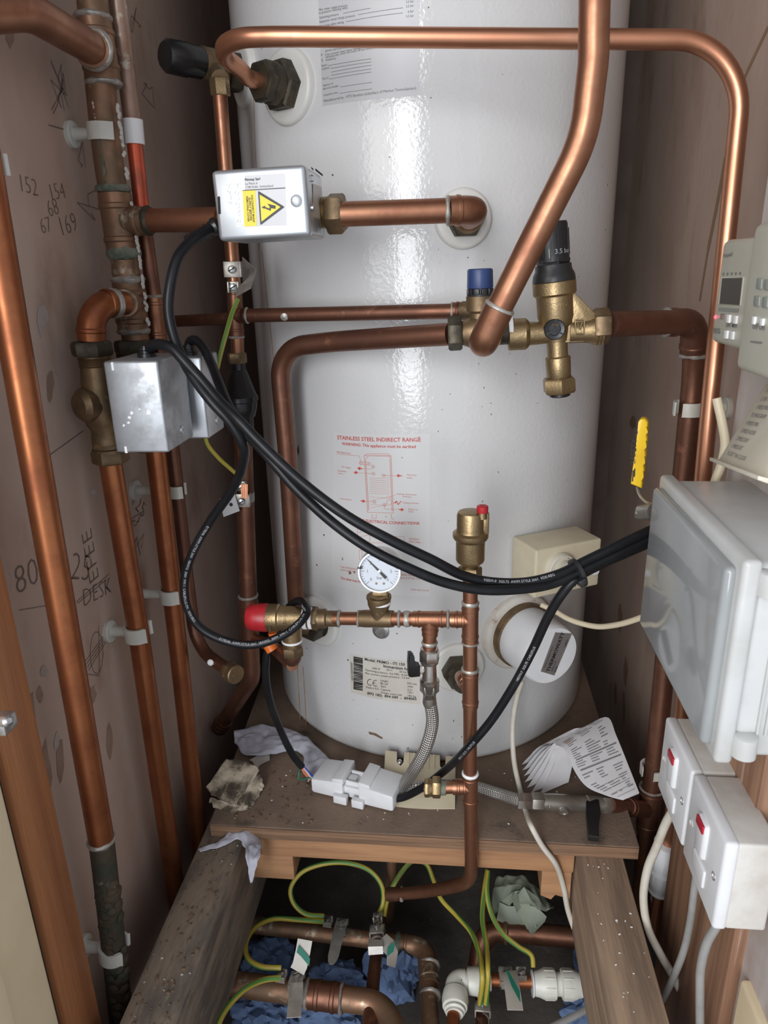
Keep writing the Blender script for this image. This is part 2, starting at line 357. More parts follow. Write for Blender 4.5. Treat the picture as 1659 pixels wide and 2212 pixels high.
def prints(sh, items, name, mat, parent, h=.0004, bold=0, ext=0):
    mb = MB(); bm = mb.bm
    def put(vs, fs):
        q = [bm.verts.new(p) for p in vs]
        for f in fs:
            try: bm.faces.new([q[i] for i in f])
            except ValueError: pass
    for it in items:
        k = it[0]
        if k in 'tT':
            vs, fs, w = glyphs(it[1], bold, ext)
            if k == 't':
                (u0, v0), (u1, v1) = sh.uv(*it[2]), sh.uv(*it[3]); d = V((u1-u0, v1-v0)); sc = d.length/w; d.normalize(); hs = sc*(it[4] if len(it) > 4 else 1)
            else:
                u0, v0 = it[2]; d = V((1, 0)); hs = sc = it[3]
            put([sh.at(u0+d.x*p.x*sc-d.y*p.y*hs, v0+d.y*p.x*sc+d.x*p.y*hs, h+p.z*sc) for p in vs], fs)
        elif k == 'l':
            pts = [sh.uv(*p) for p in it[1]]; w = it[2]/2
            for a, b in zip(pts, pts[1:]):
                d = V((b[0]-a[0], b[1]-a[1])); L = d.length
                if L < 1e-6: continue
                d /= L; n = max(1, int(L/.012)); nn = V((-d.y, d.x))*w; rows = []
                for i in range(n+1):
                    c = V(a)+d*(L*i/n); rows += [sh.at(c.x+nn.x, c.y+nn.y, h), sh.at(c.x-nn.x, c.y-nn.y, h)]
                put(rows, [(2*i, 2*i+1, 2*i+3, 2*i+2) for i in range(n)])
        elif k == 'p':
            pts = [sh.uv(*p) for p in it[1]]; put([sh.at(a, b, h) for a, b in pts], [tuple(range(len(pts)))])
        elif k == 'c':
            u, v = sh.uv(*it[1]); r, w = it[2], it[3]; n = 20; vs = []
            for i in range(n): a = 2*pi*i/n; vs += [sh.at(u+r*cos(a), v+r*sin(a), h), sh.at(u+(r-w)*cos(a), v+(r-w)*sin(a), h)]
            put(vs, [(2*i, 2*i+1, (2*i+3) % (2*n), (2*i+2) % (2*n)) for i in range(n)])
    return mb.build(name, mat, parent, fix=False)
def sheet(sh, px, name, mat, parent, h=.0002, nx=14, ny=10):
    """px: four corners TL, TR, BR, BL in the photograph"""
    c = [V(sh.uv(*p)) for p in px]; rows = []
    for j in range(ny+1):
        l = c[0].lerp(c[3], j/ny); r = c[1].lerp(c[2], j/ny); rows.append([sh.at(*l.lerp(r, i/nx), h) for i in range(nx+1)])
    return MB().grid(rows).build(name, mat, parent, fix=False)

# ---- plumbing parts
def ring(root, p, d, r, mat='solder', w=.003, name='solder_ring'):
    p = V(p); d = V(d).normalized(); mb = MB(); x, y, z = basis(d); n = 24; rows = []
    for t, k in ((-.5, 1.0), (-.25, 1.09), (.1, 1.12), (.5, 1.0)):
        rows.append([p+z*(t*w*(1+.5*noise.noise(V((j*.6, p.x*90, p.z*90)))))+(x*cos(2*pi*j/n)+y*sin(2*pi*j/n))*r*k*(1+.02*noise.noise(V((j*.9, p.x*50, t)))) for j in range(n)])
    return mb.rings(rows).build(name, mat, root)
def sleeve(root, pts, r, mat='copper', fil=0, name='coupling', bead=True, k=1.13, mb=None, build=True):
    mb = mb or MB(); pp = fillet(pts, fil) if len(pts) > 2 else [V(p) for p in pts]; mb.tube(pp, r*k, 20)
    if bead:
        for a, b in ((pp[0], pp[1]), (pp[-1], pp[-2])):
            d = (b-a).normalized(); o = a+d*r*.85
            mb.lathe(o-d*r*.22, d, [(0, r*k*.99), (r*.1, r*k*1.07), (r*.34, r*k*1.07), (r*.44, r*k*.99)], 20, cap=False)
    return mb.build(name, mat, root) if build else mb
def tee(root, a, b, m, c, r, mat='copper', rc=None, name='tee_fitting'):
    mb = MB(); sleeve(None, [a, b], r, mb=mb, build=False); sleeve(None, [m, c], rc or r, mb=mb, build=False)
    return mb.build(name, mat, root)
def pipe(name, label, cat, pts, r, fil, mat, seg=24):
    root = thing(name, label, cat, pts[-1]); MB().tube(fillet(pts, fil, 12), r, seg).build('tube', mat, root); return root
def nut(root, p, d, r, L, mat='brassO', rot=0, name='compression_nut'): return MB().hexn(p, d, r, L, rot=rot).build(name, mat, root)
def turned(root, p, d, prof, mat, name, seg=32): return MB().lathe(p, d, prof, seg).build(name, mat, root)

# ================================================================== the setting
X, Yv, Z = V((1, 0, 0)), V((0, 1, 0)), V((0, 0, 1))
def slab(name, x0, x1, y0, y1, z0, z1, mat, bev=0, mb=None):
    o = MB().hexa([(x0, y0, z0), (x1, y0, z0), (x1, y1, z0), (x0, y1, z0), (x0, y0, z1), (x1, y0, z1), (x1, y1, z1), (x0, y1, z1)], bev).build(name, mat)
    return tag(o, kind='structure')
WL, WR, WN = -.378, .312, .262      # left wall, deep right wall, near right wall
slab('floor', -.8, .8, -.2, 1.6, .42, .45, 'debris')
slab('ceiling', -.8, .8, .1, 1.6, 2.25, 2.3, 'wallshade')
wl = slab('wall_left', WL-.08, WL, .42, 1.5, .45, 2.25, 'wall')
slab('wall_back', WL, WR, 1.44, 1.5, .45, 2.25, 'wallshade')
slab('wall_right', WR, WR+.1, .69, 1.5, .45, 2.25, 'wall')
slab('wall_right_front', WN, WR+.1, .44, .69, .45, 2.25, 'pale')
slab('trim_1', WL-.08, -.345, .425, .472, .45, 2.25, 'stain', .002)
slab('trim_2', WL-.08, -.342, .33, .414, .45, 1.075, 'creampaint', .004)
slab('trim_3', WL-.08, -.325, .30, .352, .45, 1.0, 'creampaint', .004)
slab('trim_4', WN-.012, WN+.01, .50, .672, .45, 1.03, 'stainR', .002)
slab('trim_5', WN-.008, WR+.1, .33, .485, .45, .80, 'creampaint', .004)
slab('gap_shade', WL-.08, -.352, .41, .43, .45, 1.075, 'gap')  # near-black strip painting the shade between cream frame and post, no real trim
tg = thing('cupboard_door_catch', 'small steel catch at the top of the cream door frame on the left', 'catch', PY(8, 1560, .405))
p = PY(8, 1562, .405)
MB().box(p, (.012, .016, .012), bev=.002).build('catch_plate', 'steel', tg); MB().lathe(p+V((.002, -.004, .004)), V((.6, -.3, .3)), [(0, .004), (.010, .004), (.012, .002)], 12).build('catch_tongue', 'steel', tg)

# pencil writing and scratches on the left wall
PW = Plane((WL, 0, 0), (0, 1, 0), (0, 0, 1))
pl = [('t', '152', (40, 412), (82, 424)), ('t', '154', (108, 434), (142, 428)), ('t', '67', (90, 506), (112, 500)), ('t', '169', (130, 512), (168, 498)), ('t', '68', (106, 470), (128, 462)),
      ('t', '80', (34, 1288), (84, 1258)), ('t', 'DESK', (178, 1312), (240, 1280)), ('t', 'EFEE', (214, 1250), (196, 1140)), ('t', '125', (280, 1085), (308, 1120)), ('t', '25', (150, 1250), (190, 1256))]
def scrib(x, y, w, h, n, sd):
    r = random.Random(sd); return ('l', [(x+r.uniform(-w, w), y+r.uniform(-h, h)) for _ in range(n)], .0007)
for q in [(125, 210, 20, 40, 9, 1), (128, 180, 22, 60, 8, 2), (290, 60, 14, 50, 7, 3), (320, 210, 16, 40, 7, 4), (190, 440, 26, 40, 8, 5), (178, 330, 10, 50, 6, 6), (290, 1130, 22, 30, 8, 9), (290, 1180, 20, 30, 8, 10)]: pl.append(scrib(*q))
for k in range(4): pl.append(('l', [(182+k*3, 1430+k*6), (232, 1362+k*6)], .0007))
pl.append(('l', [(205+14*cos(a*.5)+3, 1410+46*sin(a*.5)) for a in range(14)], .0007)); pl.append(('l', [(212, 1350), (214, 1460), (188, 1456)], .0007))
pl += [('l', [(164, 1300), (235, 1240)], .0007), ('l', [(166, 1304), (232, 1250)], .0007), ('l', [(104, 270), (165, 287)], .001), ('l', [(108, 982), (180, 930)], .0008), ('l', [(40, 1318), (100, 1308)], .0006)]
prints(PW, pl, 'pencil_marks', 'pencil', wl, h=.0006, bold=-.022)
r = random.Random(3); wm = []
def blot(sh, x, y, w, h, rr, n=11): return ('p', [(x+w*cos(2*pi*i/n)*rr.uniform(.6, 1.1), y+h*sin(2*pi*i/n)*rr.uniform(.6, 1.1)) for i in range(n)])
for q in [(22, 80, 10, 26), (108, 830, 9, 40), (66, 1550, 12, 70), (100, 1680, 12, 80), (130, 1640, 10, 50), (200, 1500, 8, 22), (236, 1600, 8, 50), (85, 1500, 8, 22)]: wm.append(blot(PW, *q, r))
prints(PW, wm, 'damp_stain', pmat('damp_stain', (.30, .20, .15), (.36, .25, .19), 40, .4, .6, .85), wl, h=.0004)
prints(PW, [blot(PW, *q, r) for q in [(95, 1450, 10, 14), (122, 1600, 7, 22), (202, 1063, 8, 7), (90, 690, 14, 40)]], 'filler_patch', 'pale', wl, h=.0005)
PR = Plane((WR, 0, 0), (0, -1, 0), (0, 0, 1))
wr = bpy.data.objects['wall_right']
prints(PR, [('l', [(1659, 60), (1612, 160), (1588, 228), (1568, 340)], .006), ('l', [(1568, 340), (1550, 440), (1530, 540)], .010), ('l', [(1530, 540), (1512, 650)], .007), blot(PR, 1368, 912, 9, 16, r)] + [blot(PR, *q, r) for q in [(1340, 1330, 5, 40), (1352, 1450, 5, 34), (1330, 1500, 4, 30), (1348, 1530, 4, 40)]], 'brown_run', pmat('brown_run', (.30, .19, .115), rough=.8), wr, h=.0005)
prints(PR, [('l', [(1318, 900), (1322, 1000), (1316, 1110), (1320, 1180)], .002), ('l', [(1322, 700), (1326, 820), (1336, 845)], .0012), ('l', [(1370, 480), (1372, 500)], .0015), ('l', [(1330, 1010), (1322, 1070)], .0016)], 'wall_crack', 'pale', wr, h=.0005)

# ================================================================== timber base
ZB = .74
sb = MB(); sb.hexa([(-.305, .694, .7225), (.223, .694, .7225), (.225, 1.40, .7225), (-.345, 1.40, .7225), (-.305, .694, ZB), (.223, .694, ZB), (.225, 1.40, ZB), (-.345, 1.40, ZB)], .0015)
o = sb.build('shelf_board', 'board'); tag(o, 'dirty brown chipboard shelf the white cylinder stands on', 'shelf')
e = MB().hexa([(-.304, .6925, .7228), (.222, .6925, .7228), (.222, .6945, .7228), (-.304, .6945, .7228), (-.304, .6925, .7385), (.222, .6925, .7385), (.222, .6945, .7385), (-.304, .6945, .7385)]).build('board_edge', 'ply', o)
def crumbs(par, n, x0, x1, y0, y1, z, mat, sd, s=.0016):
    r = random.Random(sd); mb = MB()
    for _ in range(n):
        c = V((r.uniform(x0, x1), r.uniform(y0, y1), z)); k = s*r.uniform(.4, 1.2)
        mb.box(c+V((0, 0, k*.3)), (k*2, k*1.2, k*.7), axes(V((r.uniform(-.3, .3), r.uniform(-.3, .3), 1)), r.uniform(0, 6)))
    ob = mb.build('debris_crumbs', mat, par); ob['kind'] = 'stuff'
crumbs(o, 45, -.28, .2, .70, .82, ZB, 'tape', 5, .0011); crumbs(o, 70, -.29, -.17, .70, .80, ZB, 'chip', 6, .002)
def timber(name, label, x0, x1, y0, y1, z0, z1, mat, bev=.003, top=None, cat='timber'):
    mb = MB().hexa([(x0, y0, z0), (x1, y0, z0), (x1, y1, z0), (x0, y1, z0), (x0, y0, z1), (x1, y0, z1), (x1, y1, z1), (x0, y1, z1)], bev)
    return tag(mb.build(name, mat), label, cat)
tl = timber('timber_joist', 'thick grimy joist running from the shelf to the lower left corner', -.316, -.260, .28, 1.35, .585, .722, 'woodD')
tr = timber('timber_joist', 'thick brown joist running from the shelf to the lower right corner', .152, .206, .28, 1.35, .60, .722, 'wood')
crumbs(tr, 34, .158, .2, .40, .69, .722, 'tape', 8, .0010); crumbs(tl, 140, -.312, -.265, .34, .69, .722, 'chip', 9, .0018); crumbs(tl, 26, -.312, -.265, .34, .69, .722, 'paper3', 10, .0011)
timber('timber_rail', 'pale sawn rail fixed under the front edge of the shelf', -.243, .150, .700, .742, .688, .722, 'woodL', .002)
timber('timber_block', 'short sawn block under the left end of the pale rail', -.259, -.203, .702, .76, .648, .688, 'woodL', .002, cat='block')
mb = MB().prism([(.112, .702, .688), (.148, .702, .688), (.148, .702, .645), (.130, .702, .650), (.125, .702, .642), (.112, .702, .648)], (0, .05, 0)); tag(mb.build('timber_block', 'woodL'), 'short splintered block under the right end of the pale rail', 'block')
timber('timber_bearer', 'dark cross timber in the gloom behind the loops of earth cable', -.255, .150, .86, .91, .62, .685, 'wood')

# ================================================================== hot water cylinder
cyl = thing('hot_water_cylinder', 'tall white enamelled hot water cylinder standing on the brown shelf', 'water cylinder', (CC.x, CC.y, ZB))
mb = MB().lathe((CC.x, CC.y, ZB+.001), Z, [(0, CR-.012), (.002, CR-.006), (.006, CR-.002), (.012, CR), (.5, CR), (1.2, CR), (1.30, CR), (1.34, CR-.02), (1.35, CR-.06)], 128)
mb.build('shell', 'enamel', cyl)
SH = Curved()
def collar(px, py, r, mat='collar', name='boss_collar', th=.006, ri=None):
    p = CYL(px, py); n = CN(p); ri = ri or r*.45
    MB().lathe(p-n*.006, n, [(0, r), (.006+th*.4, r), (.006+th*.8, r*.96), (.006+th, r*.88), (.006+th*.9, ri), (.002, ri)], 48).build(name, mat, cyl)
    return p, n
hot, hn = collar(623, 188, .038)
flow, fn = collar(1000, 473, .031)
cold, cn = collar(690, 1340, .037)
ret, rn = collar(988, 1440, .036)
imm, im_n = collar(1118, 1362, .054, 'foam', 'foam_collar', .009, .036)
tp, tn = collar(528, 160, .036)
# fixing bolt with its washer
p = CYL(823, 1362); n = CN(p)
b = MB().lathe(p, n, [(0, .0115), (.0015, .0115), (.002, .0105), (.002, .004)], 32).build('washer', 'steel', cyl); b['label'] = 'round zinc washer'
MB().hexn(p+n*.002, n, .0062, .006).build('fixing_bolt', 'steel', cyl)
# rust runs and chips
prints(SH, [('l', [(548, 205), (552, 330), (558, 420), (560, 540)], .0012), ('l', [(566, 540), (576, 640), (590, 760), (597, 835)], .0015), ('l', [(640, 1400), (646, 1500), (650, 1575)], .0022), ('l', [(655, 1440), (660, 1530), (662, 1590)], .0016), ('l', [(528, 175), (536, 200), (528, 215)], .0022)], 'rust_run', 'rust', cyl, h=.0003)
rr = random.Random(11); chips = [('p', [(796, 1580), (812, 1584), (828, 1594), (824, 1596), (808, 1588), (798, 1586)]), ('p', [(645, 960), (647, 975), (644, 985), (642, 970)]), blot(SH, 756, 1237, 3.6, 4.2, rr), blot(SH, 766, 1236, 2.4, 2.8, rr), blot(SH, 740, 1207, 1.2, 4, rr), blot(SH, 1076, 1020, 1.2, 2.2, rr), blot(SH, 955, 885, 1.4, 1.2, rr), blot(SH, 905, 945, 1, 3, rr)]
for _ in range(46):
    x, y = rr.choice([(rr.uniform(690, 1230), rr.uniform(560, 1600)), (rr.uniform(930, 1150), rr.uniform(500, 900)), (rr.uniform(760, 1000), rr.uniform(1540, 1640))]); s = rr.uniform(.5, 1.3); chips.append(blot(SH, x, y, s, s*rr.uniform(1, 2.6), rr, 7))
prints(SH, chips, 'paint_chip', 'chip', cyl, h=.0003)['kind'] = 'stuff'
# grey sticker at the top
st = sheet(SH, [(686, -40), (906, -60), (905, 206), (697, 229)], 'installation_sticker', 'paper', cyl)
it = [('t', 'Max. water supply pressure', (689, 24), (751, 14)), ('t', 'to pressure reducing valve', (689, 31), (751, 19)), ('t', 'Operating pressure', (690, 41), (732, 33)), ('t', 'Expansion vessel charge pressure', (691, 50), (767, 36)), ('t', 'Expansion valve setting', (691, 60), (743, 50)), ('t', '3.5 bar', (877, 7), (894, 5)), ('t', '3.5 bar', (877, 17), (894, 14)), ('t', '6 bar', (881, 28), (894, 26)), ('t', '3.5 bar', (877, 38), (894, 36)),
      ('l', [(742, 29), (800, 18)], .0004), ('l', [(774, 32), (870, 17)], .0004), ('l', [(748, 47), (870, 28)], .0004),
      ('t', 'genuine spare parts and', (703, 112), (752, 104)), ('t', '4', (694, 122), (697, 121)), ('t', 'If this unvented water heater develops a fault', (703, 121), (796, 103)), ('t', 'discharge pipe, switch the heater off and contact an approved', (704, 126), (836, 101)), ('t', '5', (695, 134), (698, 133)), ('t', 'Installed by', (704, 132), (726, 128)),
      ('t', 'Name :', (695, 145), (709, 141)), ('t', 'Address :', (696, 152), (714, 147)), ('t', 'Tel. N :', (697, 173), (712, 170)), ('t', 'Signature of', (698, 187), (720, 182)), ('t', 'approved installer :', (698, 194), (734, 187)), ('t', 'Completion date :', (699, 208), (732, 201)),
      ('t', 'Manufactured by : MTS Benelux (subsidiary of Merloni TermoSanitari)', (700, 221), (899, 193))]
for a, b in [((710, 142), (802, 127)), ((715, 148), (802, 134)), ((716, 156), (802, 141)), ((716, 163), (802, 149)), ((712, 171), (802, 156)), ((736, 188), (803, 178)), ((734, 202), (804, 192))]: it.append(('l', [a, b], .0004))
prints(SH, it, 'print', 'greyink', st, h=.0006)
# clear sticker with red print
st = sheet(SH, [(720, 933), (929, 936), (930, 1288), (716, 1262)], 'wiring_sticker', 'paper2', cyl)
A = []; B = []
A += [('t', 'STAINLESS STEEL INDIRECT RANGE', (729, 948.5), (909, 953.5)), ('t', 'WARNING: This appliance must be earthed', (739, 961), (898, 967.5)), ('t', 'SCHEME OF ELECTRICAL CONNECTIONS', (746, 1122), (906, 1133)), ('t', 'This label may be removed', (736, 1250), (806, 1262))]
for tip, tail in [((772, 1011), (786, 1013)), ((774, 1021), (763, 1020)), ((856, 1027), (871, 1028)), ((790, 1083), (777, 1081)), ((873, 1101), (859, 1100))]:
    t, q = V(tip), V(tail); d = (t-q).normalized(); nn = V((-d.y, d.x)); A.append(('p', [tuple(t), tuple(t-d*6+nn*4), tuple(t-d*6+nn*1.6), tuple(q), tuple(t-d*6-nn*1.6), tuple(t-d*6-nn*4)]))
A.append(('l', [(852, 1086), (857, 1082), (860, 1090), (867, 1082)], .0009)); A.append(('p', [(851, 1086), (856, 1083), (856, 1087)]))
prints(SH, A, 'red_print', 'redink', st, h=.0006, bold=.012)
for s, a, b in [('T&P Relief valve', (727, 978), (758, 981)), ('Hot supply', (738, 1009), (758, 1012)), ('Secondary', (730, 1018), (749, 1020)), ('return', (730, 1023), (741, 1025)), ('Flow from', (879, 1027), (900, 1028)), ('boiler', (879, 1033), (891, 1034)), ('Cylinder thermostat', (857, 1068), (900, 1070)), ('(Indirect)', (869, 1073), (888, 1075)), ('Cold mains in', (735, 1078), (760, 1081)), ('Heating element', (870, 1087), (905, 1088.5)), ('Return to', (882, 1101), (903, 1102.5)), ('boiler', (882, 1106), (894, 1107)), ('ELEMENT', (884, 1165), (906, 1167)), ('3KW 240V ~', (883, 1171), (914, 1174)), ('THE IMMERSION HEATER MUST', (736, 1226), (812, 1236)), ('HOFR SHEATHED', (736, 1232), (770, 1237)), ('RUBBER INSULATED, 85', (858, 1242), (922, 1246)), ('TABLE 8 OF BS 6141: 1991', (858, 1249), (923, 1252)), ('0000 929 216 00', (887, 1275), (926, 1277))]: B.append(('t', s, a, b))
B += [('l', [(787, 984), (845, 985), (850, 1108), (794, 1106), (787, 984)], .0005), ('l', [(791, 990), (797, 984), (839, 984), (843, 990)], .0005), ('l', [(790, 992), (797, 1102)], .0005), ('l', [(842, 992), (847, 1104)], .0005), ('l', [(787, 984), (794, 980), (838, 980), (845, 985)], .0005), ('l', [(804, 1110), (804, 1119), (813, 1120), (813, 1111)], .0005), ('l', [(845, 1110), (846, 1120), (852, 1121)], .0005),
      ('l', [(728, 980.5), (776, 984.5), (780, 996)], .0004), ('l', [(786, 1012), (804, 1013.5)], .0004), ('l', [(774, 1021), (804, 1023)], .0004), ('l', [(830, 1027), (856, 1028)], .0004), ('l', [(790, 1083), (806, 1084)], .0004), ('l', [(831, 1092), (831, 1099), (859, 1100)], .0004), ('l', [(842, 1074), (856, 1068)], .0004), ('l', [(843, 1086), (852, 1086)], .0004),
      ('c', (806, 1008), .0022, .0004), ('c', (807, 1023), .0022, .0004), ('c', (829, 1027), .0022, .0004), ('c', (809, 1084), .0022, .0004), ('c', (831, 1090), .0022, .0004), ('c', (840, 1074), .002, .0004), ('c', (841, 1085), .0034, .0004), ('c', (806, 1008), .0010, .0004), ('c', (807, 1023), .0010, .0004), ('c', (829, 1027), .0010, .0004), ('c', (809, 1084), .0010, .0004), ('c', (831, 1090), .0010, .0004), ('c', (780, 1000), .0022, .0009), ('l', [(783, 998), (796, 999), (796, 1004), (783, 1003)], .0005), ('c', (798, 1002), .002, .0004),
      ('l', [(772, 1140), (773, 1160), (800, 1155), (798, 1172)], .0005), ('l', [(797, 1155), (873, 1159), (873, 1172), (800, 1172)], .0004), ('l', [(772, 1150), (780, 1150), (780, 1136)], .0004), ('l', [(776, 1188), (782, 1188), (783, 1208), (777, 1208), (776, 1188)], .0004)]
for k in range(9): y = 1032+k*4.2; B.append(('l', [(799, y), (822, y+1.2), (841, y+.4)], .0003))
for k in range(4): y = 1070+k*8; B.append(('l', [(800, y+3), (836, y+(-4 if k % 2 else 6))], .0003))
for k in range(26): y = 990+k*4.4; B.append(('l', [(787.3+k*.28, y+3), (790.3+k*.28, y)], .0003)); B.append(('l', [(842+k*.2, y+3), (845.3+k*.2, y)], .0003))
prints(SH, B, 'fine_red_print', 'pinkink', st, h=.0006)
# aged rating label
st = sheet(SH, [(755, 1412), (906, 1428), (907, 1521), (758, 1495)], 'rating_label', 'paper3', cyl)
A = [('t', 'Model: PRIMO - ITI 150', (788, 1426), (875, 1438)), ('t', 'Immersion heater', (828, 1441), (900, 1449)), ('t', '(893 185)  894 049  -  894065', (793, 1499), (900, 1512))]
prints(SH, A, 'bold_print', 'ink', st, h=.0006, bold=.02)
bars = []
r = random.Random(5)
for k in range(20):
    y = k*3.55; bars.append(('p', [(764, 1417.5+y), (784, 1421.5+y), (784, 1421.5+y+r.uniform(1.6, 3.4)), (764, 1417.5+y+r.uniform(1.6, 3.4))]))
for s, a, b in [('3000 W', (804, 1444.5), (822, 1447)), ('240 V~', (834, 1448), (850, 1450)), ('50 Hz', (863, 1452), (878, 1454)), ('Operating pressure : 0,6 MPa  (6 bar)', (789, 1448), (884, 1460)), ('Max. primary system pressure : 3.5 bar', (789, 1455), (886, 1466)), ('Lenght', (822, 1471), (839, 1473.5)), ('BS ref', (822, 1477.5), (838, 1479.5)), ('Sect', (823, 1484), (834, 1485)), ('Capacity', (823, 1490.5), (844, 1493)), ('Weight (when full)', (823, 1497), (868, 1503)), ('350 mm', (879, 1477), (900, 1479.5)), ('3456', (880, 1484), (892, 1485)), ('2.21', (880, 1491), (890, 1492)), ('150 l', (880, 1497), (892, 1498)), ('185 Kg', (880, 1504), (898, 1506)), ('Made in E.C.', (791, 1485.5), (820, 1490)), ('20051000004587', (763.5, 1471), (761.5, 1430))]: bars.append(('t', s, a, b))
prints(SH, bars, 'print', 'ink', st, h=.0006)
ce = [('l', [(801-1+6.2*cos(a), 1473.5+6.4*sin(a)) for a in [1.1+.25*k for k in range(17)]], .0008), ('l', [(812+6.2*cos(a), 1475.5+6.4*sin(a)) for a in [1.1+.25*k for k in range(17)]], .0008), ('l', [(806.5, 1475), (811, 1475.6)], .0008)]
prints(SH, ce, 'approval_mark', 'ink', st, h=.0006)

# ================================================================== immersion heater
L_im = .066
im_root = thing('immersion_heater', 'white capped immersion heater on the lower right of the cylinder', 'heater', imm)
a = im_n; xx, yy, _ = basis(a)
MB().hexn(imm, a, .050, .008, ch=.1, n=6).lathe(imm+a*.007, a, [(0, .0445), (.012, .0445), (.013, .042)], 48).build('hex_flange', 'brassO', im_root)
MB().lathe(imm+a*.011, a, [(0, .0415), (.003, .042), (L_im-.012, .0405), (L_im-.006, .0395), (L_im-.003, .0375), (L_im-.0025, .032), (L_im-.003, 0)], 64).build('cap', 'white', im_root)
fc = imm+a*(L_im+.0085)
PF = Plane(fc, xx, yy)
def uvpoly(sh, pts, h): return [sh.at(u, v, h) for u, v in pts]
pln = MB(); rot = radians(68); cr, sr = cos(rot), sin(rot)
def rp(u, v, cu=.004, cv=.004): return (cu+u*cr-v*sr, cv+u*sr+v*cr)
pln.prism(uvpoly(PF, [rp(*q) for q in [(-.030, -.012), (.028, -.014), (.026, .013), (-.027, .012)]], 0), a*.0012)
npl = pln.build('name_plate', 'plate', im_root)
class Rot:
    def __init__(s, f): s.f = f
    def at(s, u, v, h=0): return PF.at(*rp(u, v), h)
RP = Rot(0)
prints(RP, [('T', 'THERMOWATT', (-.026, -.001), .0078)], 'lettering', 'ink', npl, h=.0018, bold=.02)
prints(RP, [('T', '3kW', (-.026, -.0115), .0045), ('T', '240V~', (.010, -.0115), .0045), ('T', 'TIPO 1.43', (-.025, -.006), .0035), ('T', 'Tubular immersion heater', (-.022, .0085), .0028)], 'small_print', 'ink', npl, h=.0018)
sp = PF.at(-.031, .006, -.003)
MB().lathe(sp-a*.02, a, [(0, .0062), (.021, .0062), (.021, .0045), (.019, .004)], 20).build('screw_socket', 'white', im_root)
MB().lathe(sp-a*.004, a, [(0, .004), (.003, .0038), (.0035, 0)], 16).build('screw', 'steel', im_root)

# ================================================================== cylinder thermostat
B0 = CYL(1089, 1162, CR+.002); zt = B0.z
F0 = PZ(1158, 1190, zt); F1 = PZ(1301, 1163, zt)
ex = (F1-F0); ex.z = 0; wd = ex.length; ex.normalize(); nn = V((ex.y, -ex.x, 0)); dep = max(.03, (F0-B0).dot(nn)); hh = .064
th = thing('cylinder_thermostat', 'cream thermostat box with round dial strapped to the right of the cylinder', 'thermostat', F0-Z*hh)
cen = F0+ex*wd/2-nn*dep/2-Z*hh/2
MB().box(cen, (wd, hh, dep), (ex, Z, nn), .003, seg=3).box(cen+ex*(wd*.5-.006)+Z*.0-nn*.006, (.016, hh*.86, dep*.8), (ex, Z, nn), .002).build('casing', 'cream', th)
PT = Plane(F0-Z*hh, ex, Z)
dc = PT.at(wd*.36, hh*.56)
MB().lathe(dc, nn, [(0, .0205), (.007, .0195), (.0085, .018), (.0085, .013), (.015, .012), (.0155, 0)], 40).build('dial', 'creamL', th)
PD = Plane(dc+nn*.0085, ex, Z)
class Off:
    def __init__(s, sh, u, v): s.sh = sh; s.u = u; s.v = v
    def at(s, u, v, h=0): return s.sh.at(u+s.u, v+s.v, h)
    def uv(s, x, y): return s.sh.uv(x, y)
dm = MB()
for a0, a1, r0, r1 in [(.15, 1.25, .0118, .0124), (.15, 1.25, .0155, .0161)]:
    dm.grid([[PD.at(rr_*cos(a0+(a1-a0)*k/10), rr_*sin(a0+(a1-a0)*k/10), .0003 if rr_ > .0126 else .0062) for k in range(11)] for rr_ in (r0, r1)])
dm.build('dial_mark', 'ink', th, fix=False)
prints(PD, [('T', '18', (-.009, -.014), .004)], 'dial_number', 'ink', th, h=.0004)
prints(PT, [('T', 'Honeywell', (wd*.44, .006), .0075)], 'lettering', 'ink', th, h=.0004)
MB().lathe(PT.at(wd*.92, hh*.34), nn, [(0, .006), (.002, .0058), (.004, .004), (.0045, 0)], 20).build('cover_screw', 'white', th)

# ================================================================== copper pipework
R15, R22, R28 = .0078, .0112, .0143
# hot outlet pipe looping off the top boss, across and down the right wall
n = hn; p = hot
a0 = p+n*.072; c1 = PY(452, 128, .765)
run0 = PY(575, 80, .725); run1 = PY(1480, 86, .735); dwn = PY(1605, 95, .735)
pts = spline([p+n*.03, p+n*.055, PY(520, 150, .805), PY(487, 122, .772), PY(487, 98, .745), PY(520, 83, .727), PY(575, 79.5, .722), PY(640, 79, .72)], 10)
pts = pts+fillet([PY(700, 79.5, .721), PY(1612, 87, .742), PY(1573, 480, .735), PY(1535, 850, .728), PY(1500, 1230, .724), PY(1455, 1745, .722), PY(1412, 2020, .735)], [.062, 2, 2, 2, 2], 14)
hp = thing('copper_pipe', 'bright copper pipe looping across the top of the cylinder and down the right wall', 'pipe', pts[-1])
MB().tube(pts, R15*1.05, 24).build('tube', 'copperP', hp)
b = MB().hexn(p-n*.002, n, .026, .022, ch=.08).lathe(p+n*.018, n, [(0, .0205), (.010, .0205), (.014, .0175), (.020, .0165)], 32).hexn(p+n*.028, n, .021, .014).build('compression_nut', 'brassD', hp)
